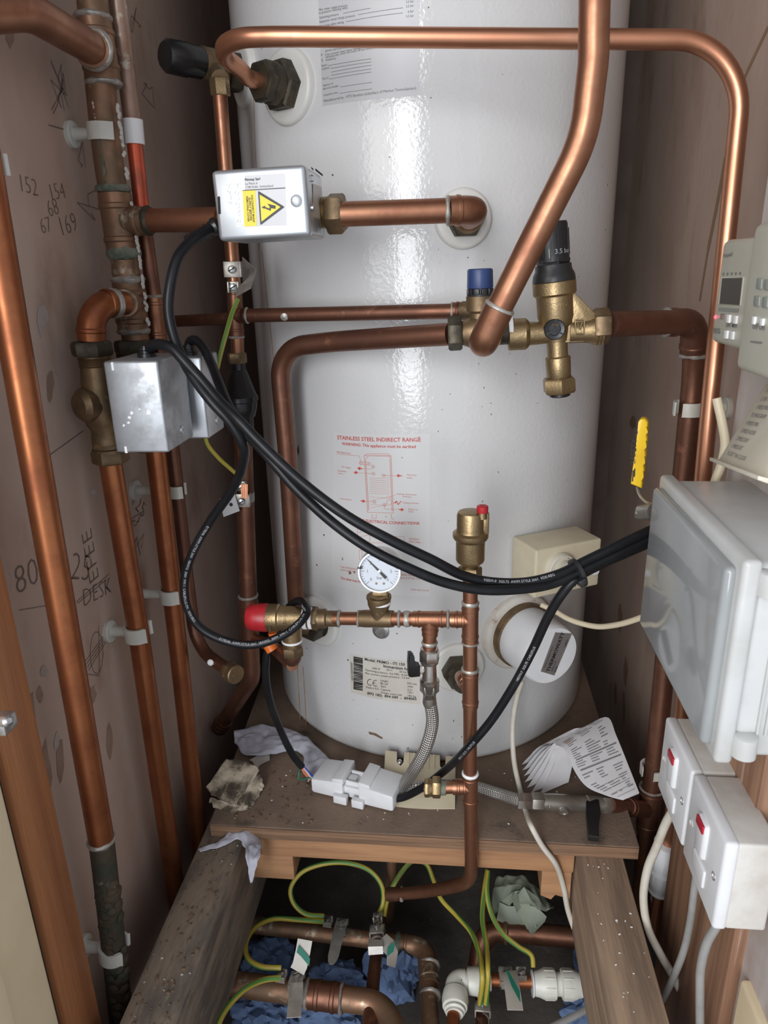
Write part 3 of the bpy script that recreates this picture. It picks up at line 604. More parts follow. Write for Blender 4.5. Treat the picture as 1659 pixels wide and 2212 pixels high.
# large pipe from above down to the inlet group
Yb = .615
q = [PY(1300, -900, Yb), PY(1282, 130, Yb), PY(1262, 300, Yb), PY(1065, 692, .635), PY(1047, 732, .64), PY(1052, 728, .72)]
bp_ = thing('copper_pipe', 'thick copper pipe from the top edge slanting down in front of the inlet valves', 'pipe', q[4])
MB().tube(fillet(q[:4], [.10, .10], 14), R22, 28).build('tube', 'copper', bp_)
sleeve(bp_, [q[3]+(q[2]-q[3]).normalized()*.012, q[4]+(q[4]-q[3]).normalized()*.004, q[5]], R22, 'copper', .013, 'elbow_fitting', bead=False, k=1.16)
ring(bp_, q[3]+(q[2]-q[3]).normalized()*.012, q[3]-q[2], R22*1.08, 'solder', .004)
# inlet group axis
YG = .735
gx0, gx1 = PY(985, 721, YG), PY(1302, 703, YG)
ax = (gx1-gx0).normalized()
# cold feed to the cylinder (big left bend)
c = [PY(972, 722, YG), PY(720, 738, .80), PY(600, 752, .825), PY(622, 1000, .832), PY(642, 1345, .85), cold+cn*.012]
cf = pipe('copper_pipe', 'brown copper feed pipe bending down the left front of the cylinder', 'pipe', c, R22, [.4, .085, 2, .022], 'copperD')
sleeve(cf, [PY(640, 1310, .85), PY(642, 1348, .85), cold+cn*.02], R22, 'brassO', .02, 'elbow_fitting')
nut(cf, cold+cn*.004, cn, .0225, .022, 'brassD'); turned(cf, cold-cn*.002, cn, [(0, .026), (.006, .026), (.008, .022)], 'brassD', 'boss_nut')
# feed relief pipe (thin) between the left riser and the blue valve
d = [PY(990, 672, .768), PY(516, 682, .835)]
tpipe = pipe('copper_pipe', 'thin copper pipe running level above the brown feed pipe to the blue valve', 'pipe', d, R15, 0, 'copperD')
sleeve(tpipe, [PY(975, 672, .769), PY(1003, 671, .767)], R15, 'copperD', bead=True); ring(tpipe, PY(976, 672, .769), X, R15*1.08, 'solder')
bl = MB().lathe(PY(617, 684, .818)+V((0, -R15*.9, 0)), V((0, -1, -.2)), [(0, .0045), (.0008, .003), (.001, 0)], 10).build('solder_blob', 'solder', tpipe)
# left discharge riser from relief valve nut to the tundish and below
YD = .84
d0, d1, d2 = PY(475, 205, YD), PY(508, 640, YD), PY(514, 770, YD)
dp = pipe('copper_pipe', 'copper discharge pipe dropping from the black relief valve to the black tundish', 'pipe', [d0, d1, d2], R15, 2, 'copper')
tee(dp, PY(506, 620, YD), PY(511, 725, YD), PY(508.5, 681, YD), PY(533, 681.5, .833), R15, 'copperD'); ring(dp, PY(534, 681.5, .833), X, R15*1.1, 'solder')
ring(dp, PY(511, 728, YD), Z, R15*1.1, 'solder')
e0, e1, e2, e3 = PY(524, 925, YD), PY(537, 1290, YD), PY(545, 1480, YD), PX(468, 1575, WL+.004)
e2b = PY(545, 1465, YD); e3 = PY(474, 1572, .905)
dl = pipe('copper_pipe', 'wide copper waste pipe below the tundish bending left into the wall', 'pipe', [e0, e1, e2b, e3], R22*1.02, [2, .045], 'copperD')
sleeve(dl, [PY(536, 1290, YD), PY(541, 1400, YD)], R22, 'copperD', name='tee_fitting'); ring(dl, PY(536, 1287, YD), Z, R22*1.1, 'solder', .004)
sleeve(dl, [e3+(e2b-e3).normalized()*.03, e3], R22, 'copperD', name='coupling')
s = thing('copper_pipe', 'short copper branch passing behind the red valve outlet', 'pipe', PY(592, 1405, .79)); MB().tube(fillet([PY(545, 1378, YD), PY(590, 1398, .80), PY(632, 1436, .735)], .03), R15, 20).build('tube', 'copper', s)
dk = pipe('copper_pipe', 'dark thin pipe running level from the left riser behind the black cables', 'pipe', [PY(505, 688, YD+.01), PY(375, 694, .90)], R15*.92, 0, 'copperD')

# main riser on the left wall with its tees
YR = .745
r_ = [PY(205, 60, YR)+(PY(205, 60, YR)-PY(232, 340, YR)).normalized()*.60, PY(205, 60, YR), PY(232, 340, YR), PY(256, 480, YR), PY(280, 640, YR), PY(293, 735, YR)]
mr = pipe('copper_pipe', 'thick paint-streaked main riser with three tees on the left wall', 'pipe', r_, R28*.98, 2, 'copperT')
tee(mr, PY(201, 40, YR), PY(224, 178, YR), PY(213, 120, YR), PY(196, 104, .715), R28, 'copperT', R28*.96)
ring(mr, PY(201, 38, YR), Z, R28*1.1, 'solder', .005); ring(mr, PY(224, 180, YR), Z, R28*1.1, 'solder', .005)
tee(mr, PY(247, 418, YR), PY(266, 545, YR), PY(257, 478, YR), PY(318, 477, .742), R28, 'copperT', R22*1.06)
ring(mr, PY(268, 547, YR), Z, R28*1.1, 'green', .010, 'flux_ring'); ring(mr, PY(245, 408, YR), Z, R28*1.1, 'green', .006, 'flux_ring')
tee(mr, PY(276, 606, YR), PY(289, 718, YR), PY(281, 655, YR), PY(268, 655, .70), R28, 'copperT', R22*1.04)
ring(mr, PY(276, 604, YR), Z, R28*1.12, 'solder', .006); ring(mr, PY(289, 715, YR), Z, R28*1.1, 'solder', .006)
sm = MB()
for y0, y1, side in [(225, 265, .6), (230, 400, 2.55), (440, 560, 2.6), (560, 700, 2.6)]:
    for k in range(60):
        y = y0+(y1-y0)*k/59+random.uniform(-2, 2)
        if noise.noise(V((y*.09, side, 4))) < -.05: continue
        c_ = PY(212+(y-110)*.145, y, YR); a_ = -pi/2+(side-1.2)*.9+.18*noise.noise(V((y*.2, side, 0)))
        sm.lathe(c_+V((cos(a_), sin(a_), 0))*R28*1.02, V((cos(a_), sin(a_), 0)), [(0, .0022), (.0006, .0017), (.0009, 0)], 8)
o = sm.build('paint_dribble', 'paper3', mr); o['kind'] = 'stuff'
gs = MB()
for k in range(34):
    y = 306+(k*4.4); c_ = PY(212+(y-110)*.145, y, YR); a_ = -pi/2-.75+.5*noise.noise(V((k*.3, 3, 0)))
    gs.lathe(c_+V((cos(a_), sin(a_), 0))*R28, V((cos(a_), sin(a_), 0)), [(0, .006), (.0008, .004), (.001, 0)], 8)
o = gs.build('verdigris_stain', 'green', mr); o['kind'] = 'stuff'
# branch to the upper left corner
ub = [PY(205, 108, .725), PY(60, 22, .62), PY(-80, 30, .56)]
ubp = pipe('copper_pipe', 'thick copper branch leaving the main riser for the top left corner', 'pipe', ub, R28*.98, .08, 'copper')
ring(ubp, PY(203, 106, .722), ub[0]-ub[1], R28*1.14, 'solder', .005)
# branch to the silver actuator
bh = pipe('copper_pipe', 'level copper branch from the main riser to the left of the silver actuator', 'pipe', [PY(300, 477, .744), PY(478, 474, .71)], R22, 0, 'copper')
ring(bh, PY(320, 477, .741), X, R22*1.14, 'brassD', .008)
# flow pipe from actuator into the cylinder
fw = [PY(735, 463, .715), PY(968, 455, .728), PY(1022, 454, .73), flow+fn*.02]
fp = pipe('copper_pipe', 'short thick copper pipe from the silver actuator to an elbow in the cylinder', 'pipe', fw[:2], R22, 0, 'copper')
sleeve(fp, [fw[1], PY(1026, 454, .735), flow+fn*.028], R22, 'copper', .016, 'elbow_fitting', k=1.17); ring(fp, fw[1], X, R22*1.1, 'solder', .004)
nut(fp, flow-fn*.001, fn, .0205, .024, 'brassD', name='boss_nut'); turned(fp, flow+fn*.02, fn, [(0, .016), (.01, .016)], 'brassO', 'ferrule')

# zone pipe on the left: elbow, drop to the valve, and pipe below
YZ = .662
zx = lambda y: 205+(y-850)*.117
za = [PY(270, 655, .70), PY(192, 660, YZ), PY(200, 745, YZ)]
zp = thing('copper_pipe', 'copper elbow dropping from the main riser to the left brass valve', 'pipe', za[2])
sleeve(zp, [PY(248, 655, .69), PY(192, 658, YZ), PY(198, 735, YZ)], R22, 'copperO', .026, 'elbow_fitting', k=1.16); MB().tube([za[0], PY(240, 655, .685)], R22, 20).build('tube', 'copperO', zp)
ring(zp, PY(249, 655, .69), za[0]-za[1], R22*1.12, 'solder', .004); ring(zp, PY(243, 655, .687), za[0]-za[1], R22*1.16, 'solder', .003)
zl = pipe('copper_pipe', 'copper pipe below the left brass valve, second from the door frame', 'pipe', [PY(236, 985, YZ), PY(300, 1370, YZ), PY(392, 2010, YZ)], R22, 2, 'copperO')
rl = pipe('copper_pipe', 'copper pipe below the two silver valve boxes, third from the door frame', 'pipe', [PY(335, 960, .735), PY(385, 1400, .735), PY(436, 1870, .735)], R22*.98, 2, 'copperO')
l1 = pipe('copper_pipe', 'nearest thick orange copper pipe down the left wall beside the door frame', 'pipe', [PY(-130, -200, .51), PY(60, 905, .51), PY(158, 1460, .51), PY(219, 1815, .51)], R22*1.04, 2, 'copperO')
l1b = MB().tube([PY(219, 1812, .51), PY(246, 2050, .512), PY(275, 2330, .515)], lambda t: R22*(1.04+.05*t), 20)
o = l1b.build('corroded_end', 'copperV', l1); o['label'] = 'blackened corroded lower length'
ring(l1, PY(219, 1815, .51), Z, R22*1.08, 'solder', .005)
cr_ = MB()
for k in range(60):
    y = random.uniform(1900, 2250); c_ = PY(222+(y-1815)*.112, y, .511); a_ = random.uniform(-pi, 0)
    cr_.lathe(c_+V((cos(a_), sin(a_), 0))*R22, V((cos(a_), sin(a_), 0)), [(0, .006), (.001, .004), (.0025, 0)], 7)
o = cr_.build('corrosion_crust', 'copperV', l1); o['kind'] = 'stuff'
# thin pipe beside the riser
YT = .77
t4 = [PY(246, -60, YT), PY(266, 100, YT), PY(289, 300, YT)]
tp4 = thing('copper_pipe', 'thin painted copper pipe right of the main riser, red halfway and capped low down', 'pipe', PY(510, 1458, .70))
MB().tube([PY(286, 262, YT)+(PY(246, -60, YT)-PY(286, 262, YT)).normalized()*.70, PY(286, 262, YT)], R15*1.12, 18).build('painted_tube', 'pinkpipe', tp4)
o = MB().tube([PY(286, 258, YT), PY(291, 312, YT)], R15*1.28, 18).build('painted_coupling', 'tape', tp4)
o = MB().tube([PY(291, 310, YT), PY(306, 452, YT)], R15, 18).build('red_tube', 'redpipe', tp4); o['label'] = 'red painted length'
MB().tube(fillet([PY(306, 450, YT), PY(338, 680, YT), PY(380, 1030, YT), PY(409, 1290, YT), PY(425, 1400, .765), PY(500, 1452, .715)], [2, 2, 2, .09], 16), R15, 18).build('tube', 'copperD', tp4)
sleeve(tp4, [PY(332, 640, YT), PY(342, 735, YT)], R15*1.1, 'copper'); ring(tp4, PY(332, 640, YT), Z, R15*1.2, 'solder')
dd = (PY(510, 1458, .707)-PY(480, 1442, .725)).normalized(); ce_ = PY(492, 1448, .719)
nut(tp4, ce_, dd, .0125, .010, 'brassO', name='blanking_nut'); turned(tp4, ce_+dd*.009, dd, [(0, .0115), (.008, .0115), (.009, .0105), (.0092, 0)], 'brassO', 'end_cap')
turned(tp4, PY(459, 1424, .735)+V((0, -R15, 0)), V((0, -1, .2)), [(0, .004), (.001, .003), (.0012, 0)], 'tape', 'paint_spot')
# right hand brown pipe
YB = .845
br = [PY(1316, 701, YG), PY(1500, 694, YB-.02), PY(1500, 800, YB), PY(1478, 1010, YB), PY(1420, 1600, .81), PY(1393, 1830, .80), PY(1380, 1990, .80)]
bpz = pipe('copper_pipe', 'dull brown copper pipe from the brass reducing valve down the right wall', 'pipe', br, 0.0125, [.02, 2, 2, 2, 2], 'copperD')
sleeve(bpz, [PY(1440, 697, .803), PY(1501, 694.5, YB-.02), PY(1497, 765, YB-.006)], 0.0125, 'copperD', .024, 'elbow_fitting', k=1.14)
ring(bpz, PY(1438, 697, .802), X, .0148, 'solder', .006); ring(bpz, PY(1497, 768, YB-.005), Z, .0148, 'solder', .005)
tee(bpz, PY(1408, 1700, .806), PY(1397, 1795, .802), PY(1402, 1748, .804), PY(1356, 1743, .768), 0.0125, 'copperD', .010)
MB().tube([PY(1366, 1744, .772), PY(1318, 1739, .752)], .0092, 20).build('branch_tube', 'copperD', bpz)
ring(bpz, PY(1408, 1702, .806), Z, .0148, 'solder')

# manifold below the gauge
YM = .694
mf0, mf1 = PY(700, 1336, .715), PY(1000, 1338, .684)
def mp(x, y=None): t = (x-700)/300; return PY(x, (1335.5+2.5*t) if y is None else y, .715+(.684-.715)*t)
mfp = pipe('copper_pipe', 'copper manifold pipe level under the pressure gauge with a tee to the lever valve', 'pipe', [mp(722), mp(1003)], R15*.97, 0, 'copper')
tee(mfp, mp(893), mp(968), mp(930), mp(928.5, 1372), R15, 'copper'); MB().tube([mp(928.5, 1360), mp(927.5, 1408)], R15*.97, 20).build('drop_tube', 'copper', mfp)
ring(mfp, mp(879), X, R15*1.06, 'solder', .007); ring(mfp, mp(968), X, R15*1.2, 'solder', .003); ring(mfp, mp(928, 1388), Z, R15*1.05, 'solder', .004); ring(mfp, mp(733), X, R15*1.15, 'solder', .003); ring(mfp, mp(775), X, R15*1.12, 'solder', .003); ring(mfp, mp(862), X, R15*1.12, 'solder', .003)
YI = .682
ri = [PY(1016, 1232, YI), PY(1015.5, 1500, YI), PY(1015.5, 1700, YI), PY(1017, 1790, YI), PY(1018, 1905, YI), PY(935, 1925, .715), PY(845, 1932, .735)]
rp_ = pipe('copper_pipe', 'upright copper pipe under the bronze air vent bending left beneath the shelf', 'pipe', ri, R15, [2, 2, 2, .045, 3], 'copper')
tee(rp_, PY(1016, 1303, YI), PY(1015.5, 1386, YI), PY(1015.7, 1338.5, YI), PY(974, 1338, .6845), R15, 'copper'); ring(rp_, PY(1016, 1302, YI), Z, R15*1.1, 'solder', .004); ring(rp_, PY(1015.5, 1388, YI), Z, R15*1.1, 'solder', .003)
tee(rp_, PY(1015.5, 1446, YI), PY(1016, 1527, YI), PY(1015.6, 1488, YI), PY(1004, 1466, .70), R15, 'copper'); ring(rp_, PY(1015.5, 1446, YI), Z, R15*1.12, 'solder', .004)
MB().tube(fillet([PY(1007, 1478, .69), PY(996, 1462, .72), ret+rn*.04], .02), R15*.98, 18).build('return_branch', 'copper', rp_)
nut(rp_, ret-rn*.001, rn, .0225, .026, 'brassD', name='boss_nut'); turned(rp_, ret+rn*.024, rn, [(0, .018), (.012, .016), (.022, .012)], 'brassD', 'boss_reducer')
tee(rp_, PY(1015.8, 1672, YI), PY(1016, 1738, YI), PY(1016, 1700, YI), PY(978, 1700, YI), R15, 'copper'); ring(rp_, PY(1015.8, 1671, YI), Z, R15*1.14, 'tape', .004)
MB().tube([PY(980, 1700, YI), PY(945, 1701, YI)], R15*.97, 18).build('branch_tube', 'copper', rp_); ring(rp_, PY(955, 1701, YI), X, R15*1.04, 'green', .010, 'flux_ring')
gl = MB().hexn(PY(952, 1701, YI), -X, .0125, .010).lathe(PY(935, 1702, YI), -X, [(-.002, .009), (.004, .0105), (.006, .008), (.010, .008)], 24).hexn(PY(928, 1702, YI), -X, .011, .006).build('brass_gland', 'brass', rp_)
ring(rp_, PY(868, 1931, .731), X, R15*1.15, 'solder', .004); sleeve(rp_, [PY(865, 1931, .731), PY(838, 1932, .736)], R15, 'copperD', bead=False)

# ================================================================== motorised valves
def rbox(mb, x0, x1, y0, y1, z0, z1, bev, fr=None, mi=0): 
    c = V(((x0+x1)/2, (y0+y1)/2, (z0+z1)/2)); return mb.box(c, (x1-x0, y1-y0, z1-z0), fr, bev, mi, 3)
def gland(root, p, d, r=.0062, n=5, L=.026):
    mb = MB(); prof = [(0, r*1.35), (.004, r*1.35), (.004, r*1.1)]
    for k in range(n): t = .005+(L-.006)*k/n; w = (L-.006)/n; prof += [(t, r*(1.12-.03*k)), (t+w*.5, r*(1.12-.03*k)), (t+w*.55, r*.92), (t+w*.95, r*.92)]
    return mb.lathe(p, d, prof, 20).build('cable_gland', 'black', root)
# silver actuator facing the viewer
az = thing('motorised_valve', 'new silver motorised valve with yellow warning triangle on the level copper pipe', 'valve', (-.17, .74, 1.428))
ro = radians(1.5); fr = (V((cos(ro), 0, sin(ro))), Yv, V((-sin(ro), 0, cos(ro))))
ac = V((-.1705, .7, 1.4555)); bw, bh_, bd = .0835, .0575, .079
MB().box(ac, (bw, bd, bh_), fr, .004, seg=3).build('cover', 'zinc', az)
PA = Plane(ac-Yv*(bd/2), fr[0], fr[2])
lb = sheet(PA, [(528, 379), (616, 374), (620, 487), (530, 490)], 'warning_label', 'paper', az, h=.0002, nx=1, ny=1)
prints(PA, [('p', [(524, 412), (552, 410.5), (555, 488), (528, 489.5)])], 'yellow_panel', 'yellow', lb, h=.0004)
prints(PA, [('p', [(557.5, 413.5), (560, 413.5), (613.6, 446), (614, 448), (565, 485), (562.5, 485)])], 'triangle_border', 'ink', lb, h=.0005)
prints(PA, [('p', [(561.3, 420.5), (606.2, 447.3), (565.3, 479)])], 'triangle_field', 'yellow', lb, h=.0007)
prints(PA, [('p', [(596, 444.5), (595.5, 451.5), (586, 449.8), (585.3, 455.8), (571, 449.6), (572, 452), (565.5, 447.5), (573.5, 444.3), (573, 447), (582.5, 450.8), (583, 446.4), (578, 440)])], 'lightning_bolt', 'ink', lb, h=.0009)
prints(PA, [('t', 'DISCONNECT MAINS', (542.6, 421.4), (547, 480)), ('t', 'SUPPLY BEFORE', (537, 426.8), (540.8, 476.5)), ('t', 'REMOVING COVER', (531.9, 424), (535.4, 479)), ('t', 'Pittway Sarl', (529.3, 391), (562, 388.8)), ('l', [(523.5, 411.6), (616.5, 406)], .0006)], 'bold_print', 'ink', lb, h=.0008, bold=.012)
prints(PA, [('t', 'La Pièce 6', (529.9, 399.7), (556.6, 397.7)), ('t', '1180 Rolle, Switzerland', (530.4, 407), (590, 403.5))], 'print', 'greyink', lb, h=.0006)
prints(PA, [('t', 'Honeywell', (505, 393), (511, 490)), ('t', 'Home', (488, 396), (493.5, 441))], 'embossed_lettering', 'steel', az, h=.0004, ext=.05)
bp0 = PA.at(*PA.uv(640, 434)); MB().lathe(bp0, -Yv, [(0, .0052), (.0006, .005), (.0016, .003), (.0018, 0)], 24).build('rivet', 'zinc', az)
prints(PA, [('p', [(470, 425), (475, 424), (477, 462), (472, 463)])], 'latch_slot', 'gap', az, h=.0004)
sx = ac.x+bw/2
PSd = Plane(V((sx, ac.y, ac.z)), (0, 1, 0), (0, 0, 1))
sdl = sheet(PSd, [(675, 396), (694, 404), (697, 515), (676, 510)], 'side_label', 'paper3', az, h=.0003, nx=1, ny=1)
prints(PSd, [('l', [(671, 378), (676, 380), (676, 392), (671, 391), (671, 378)], .0007), ('l', [(671, 362), (676, 367)], .0016), ('l', [(680, 366), (696, 379)], .002)], 'slots', 'gap', az, h=.0005)
prints(PSd, [('l', [(678, 455), (680, 495)], .0007), ('l', [(682, 470), (684, 505)], .0006), ('l', [(687, 420), (690, 500)], .0006)], 'side_print', 'greyink', sdl, h=.0006)
MB().lathe(V((sx, ac.y-.027, ac.z-.004)), X, [(0, .0032), (.0025, .003), (.0032, 0)], 14).build('side_screw', 'steel', az)
va = V((ac.x, .722, 1.4505))
vb = MB().lathe(va-X*.05, X, [(0, .013), (.02, .0135), (.03, .018), (.07, .018), (.08, .0135), (.104, .0135)], 28).lathe(va, -Yv, [(0, .016), (.02, .014)], 24)
for k in range(5): vb.lathe(va+X*(.043+k*.0022), X, [(0, .0136), (.0011, .0146), (.0022, .0136)], 24, cap=False)
vb.build('brass_body', 'brass', az)
nut(az, PY(708, 463, .722), (PY(746, 461.5, .72)-PY(708, 463, .722)), .0187, .0165, 'brassO', rot=.3); nut(az, PY(478, 474, .72), X, .0182, .015, 'brassO')
gland(az, PY(470, 487, .69), (V((-.9, -.1, -.42))), .0062, 6, .034)

def side_valve(label, bx, by, bz, vx, vy, mat, capmat, seen):
    """zone valve on an upright pipe, actuator box sticking out sideways"""
    z0, z1 = bz; t = thing('motorised_valve', label, 'valve', (vx, vy, z0-.03), 'motorised valves with plain silver boxes')
    mb = MB(); rbox(mb, bx[0], bx[1], by[0], by[1], z0, z1, .0022); mb.build('cover', mat, t)
    f = MB(); f.box(V((bx[0]+.009, by[0]-.0002, z1-.004)), (.0022, .002, .007)).build('slot', 'tape', t)
    g = MB(); g.box(V((bx[0]+.010, by[0]-.0002, z0+.003)), (.0022, .002, .006)).build('slot', 'tape', t)
    MB().lathe(V((bx[1], by[0]+(by[1]-by[0])*.56, z0+.013)), X, [(0, .0042), (.001, .004), (.0014, .0015), (.0004, 0)], 18).build('rivet', 'zinc', t)
    zm = (z0+z1)/2
    v = MB().lathe((vx, vy, z0-.012), Z, [(0, .0145), (.012, .0145), (.02, .0135), (.026, .017), (.05, .0195), (.06, .0165), (.078, .0145), (.088, .0142), (.103, .0142)], 28)
    v.lathe((vx-.004, vy-.006, zm-.006), V((-.5, -.85, 0)), [(0, .017), (.012, .0165), (.017, .012), (.019, 0)], 28)
    v.box(V(((vx+bx[0])/2, vy, zm)), (abs(bx[0]-vx)+.01, .014, .05), None, .002)
    for k in range(4): v.lathe((vx, vy, z1-.012+k*.0022), Z, [(0, .0142), (.0011, .0155), (.0022, .0142)], 24, cap=False)
    v.build('brass_body', 'brassO', t)
    nut(t, (vx-.001, vy, z1-.002), Z, .0195, .014, 'brassD', rot=.2); nut(t, (vx+.001, vy, z0-.026), Z, .0182, .014, 'brassO', rot=.5); turned(t, (vx+.001, vy, z0-.014), Z, [(0, .0165), (.003, .0165), (.004, .0145), (.008, .0145)], 'brassO', 'thread')
    return t
vA = PY(214, 880, YZ)
sv1 = side_valve('large plain silver valve box with white paint spots on the left brass valve', (-.306, -.2565), (.60, .665), (1.247, 1.3285), vA.x+.003, YZ, 'zincO', 'zinc', 1)
PB = Plane((-.281, .60, 1.28), X, Z)
rr = random.Random(4)
prints(PB, [blot(PB, *q, rr) for q in [(285, 892, 5, 4), (280, 902, 4, 4), (278, 913, 4, 3), (302, 884, 3, 2), (318, 876, 3, 2.4), (322, 890, 8, 7), (268, 919, 3, 3)]], 'paint_spot', 'tape', sv1, h=.0003)
vB = PY(312, 880, .735)
sv2 = side_valve('plain silver valve box tucked behind the larger spotted silver box', (-.292, -.2468), (.68, .731), (1.241, 1.322), vB.x-.004, .738, 'zinc', 'zinc', 0)
nut(mr, PY(293, 775, YR), Z, .0195, .016, 'brassD', rot=.3)

# ================================================================== inlet group: reducing valve, check/relief valve
pr = thing('pressure_reducing_valve', 'brass pressure reducing valve with tall black cap and hanging lower nut', 'valve', PY(1209, 852, YG))
top, bot = PY(1190, 476, YG), PY(1209, 852, YG); dn = (bot-top); LT = dn.length; dn.normalize(); upd = -dn
def at(y): return top+dn*((y-476)/376*LT)
k = 1/2170
def prof(*yr): return [((y-yr[0][0])/376*LT, r_*k) for y, r_ in yr]
MB().lathe(at(480), dn, [(-.0006, .009)]+prof((480, 31), (486, 33), (560, 34), (562, 36))+prof((480, 0))[:0], 36).lathe(at(556), dn, prof((556, 36), (570, 33)), 6, rot=.3).lathe(at(566), dn, prof((566, 37), (578, 38), (588, 43), (597, 44.5), (601, 44.5)), 36).build('black_cap', 'blackD', pr)
cp = MB()
for a0 in range(14):
    a_ = a0*2*pi/14; x_, y_, z_ = basis(dn); cp.box(at(522)+(x_*cos(a_)+y_*sin(a_))*33.6*k, (.002, .0015, .024), (x_*sin(a_)-y_*cos(a_), x_*cos(a_)+y_*sin(a_), z_))
cp.build('cap_ribs', 'blackD', pr)
class Drum:
    def __init__(s, o, up, r): s.o = V(o); s.up = V(up).normalized(); s.r = r; s.f = (V((-.1, -1, 0))-s.up*V((-.1, -1, 0)).dot(s.up)).normalized(); s.x = s.f.cross(s.up)*-1
    def at(s, u, v, h=0): a_ = u/s.r; return s.o+s.up*v+(s.f*cos(a_)+s.x*sin(a_))*(s.r+h)
DR = Drum(at(545), upd, 34*k)
prints(DR, [('T', '3.5 bar', (.0015, 0), .0062)], 'lettering', 'whiteink', pr, h=.0006)
prints(DR, [('T', '|', (-.0045, -.001), .009)], 'scale_mark', 'whiteink', pr, h=.0006)
MB().lathe(at(601), dn, prof((601, 43), (603, 45), (628, 45), (633, 39), (638, 38.5), (676, 38.5), (684, 36), (692, 35), (700, 28), (730, 24), (731, 22), (764, 22), (766, 26), (768, 27), (812, 26), (815, 24)), 40).hexa([at(640)+ax*.012+V((0, -.006, 0)), at(640)+ax*.020+V((0, -.006, 0)), at(640)+ax*.020+V((0, .006, 0)), at(640)+ax*.012+V((0, .006, 0)), at(720)+ax*.0+V((0, -.007, 0)), at(706)+ax*.034+V((0, -.007, 0)), at(706)+ax*.034+V((0, .007, 0)), at(720)+V((0, .007, 0))][::1], 0).build('brass_body', 'brass', pr)
c0 = at(711)
# diagonal web
wb = MB().prism([at(628)+ax*.012+V((0, -.007, 0)), at(628)+ax*.0185+V((0, -.007, 0)), c0+ax*.040+upd*.013+V((0, -.007, 0)), c0+ax*.040-upd*.010+V((0, -.007, 0)), c0+ax*.005-upd*.010+V((0, -.007, 0))], (0, .014, 0), .001).build('brass_web', 'brass', pr)
MB().lathe(c0-ax*.0475, ax, [(0, .0145), (.001, .0155), (.017, .0155), (.0195, .0135), (.021, .0115), (.040, .0105)], 32).build('inlet_socket', 'brass', pr)
o = MB().lathe(c0+ax*.012, ax, [(0, .0115), (.012, .0115), (.02, .0125), (.024, .0145)]+[(.024+.0016*i, .0145+(.0008 if i % 2 else 0)) for i in range(6)], 32).build('outlet_arm', 'brass', pr)
nut(pr, PY(1280, 705, YG), ax, .0172, .016, 'brassO', rot=.45)
nut(pr, at(813), dn, 37*k, .0155, 'brass', rot=.5, name='blanking_nut'); turned(pr, at(850), dn, [(0, .0105), (.002, .0105), (.003, .009)], 'black', 'end_plug')
dcn = PY(1197, 711, YG-.013); MB().lathe(dcn+Yv*.006, -Yv, [(0, .0100), (.010, .0100), (.011, .0092), (.0105, .006), (.008, .0055), (.008, .0015), (.011, .0014), (.011, 0)], 32).build('gauge_plug', 'black', pr)
pp = MB()
for a_ in (pi/2, pi*7/6, -pi/6): pp.box(dcn-Yv*.0045+V((cos(a_), 0, sin(a_)))*.006, (.0065, .002, .0016), (V((cos(a_), 0, sin(a_))), Yv, V((-sin(a_), 0, cos(a_)))))
pp.build('plug_spoke', 'black', pr)
PV = Plane(at(655)-Yv*(38.5*k), ax, upd)
prints(Drum(at(662), upd, 38.5*k), [('T', 'SYR', (-.004, 0), .010)], 'cast_lettering', 'brass', pr, h=.0002, ext=.06)
ar = MB()
for a_, b_, w_ in [((1243, 692), (1262, 692), 1), ((1262, 692), (1262, 722), 1), ((1262, 722), (1243, 722), 1), ((1243, 722), (1243, 692), 1), ((1248, 696), (1253, 712), 1), ((1253, 712), (1258, 696), 1)]:
    ar.tube([PY(*a_, YG-.0125), PY(*b_, YG-.0125)], .0007, 6)
ar.build('cast_arrow', 'brass', pr)
prints(Plane(c0-Yv*.0112, ax, upd), [('T', 'DR', (-.0235, -.002), .0055)], 'cast_mark', 'brassO', pr, h=.0003, ext=.05)

bv = thing('expansion_relief_valve', 'dark brass relief valve with blue cap behind the slanting copper pipe', 'valve', PY(1030, 725, YG))
bc = PY(1037, 672, YG); bt = PY(1037, 580, YG); bu = (bt-bc).normalized(); L9 = (bt-bc).length/92
MB().lathe(bc+bu*L9*50, bu, [(0, .0125), (.001, .0128), (L9*38, .0124), (L9*41, .0118), (L9*42, .010), (L9*42, 0)], 10).build('blue_cap', 'blue', bv)
kb = MB().lathe(bc+bu*L9*29, bu, [(0, .0128), (L9*8, .0130), (L9*9, .0105), (L9*21, .0105)], 32)
x_, y_, z_ = basis(bu)
for i in range(10): a_ = i*2*pi/10; kb.box(bc+bu*L9*42+(x_*cos(a_)+y_*sin(a_))*.0108, (.0055, .0045, L9*15), (x_*sin(a_)-y_*cos(a_), x_*cos(a_)+y_*sin(a_), z_), .0008)
kb.build('black_collar', 'blackD', bv)
MB().lathe(bc-bu*.012, bu, [(0, .010), (.010, .010), (.0125, .0135), (.0262, .0138), (.0268, .012)], 32).lathe(PY(1000, 671, .765), V((1, -.55, 0)), [(0, .0095), (.03, .0095)], 24).build('bonnet', 'brassO', bv)
j0 = PY(1036, 720, YG)
MB().lathe(PY(996, 720, YG), ax, [(0, .0115), (.004, .0128), (.012, .0160), (.020, .0172), (.028, .016), (.036, .0125), (.052, .0122)], 36).lathe(PY(1052, 724, .735), -Yv, [(0, .014), (.02, .0135), (.03, 0.0125)], 28).build('brass_body', 'brassO', bv)
nut(bv, PY(968, 721, YG), ax, .0170, .0140, 'brassD', rot=.5)
turned(bv, PY(1076, 717, YG), ax, [(0, .0128), (.011, .0128)], 'brassD', 'union_pipe'); turned(bv, PY(1098, 716, YG), ax, [(0, .0142), (.0005, .0150), (.0040, .0150), (.0045, .0142)], 'tape', 'sealing_tape')

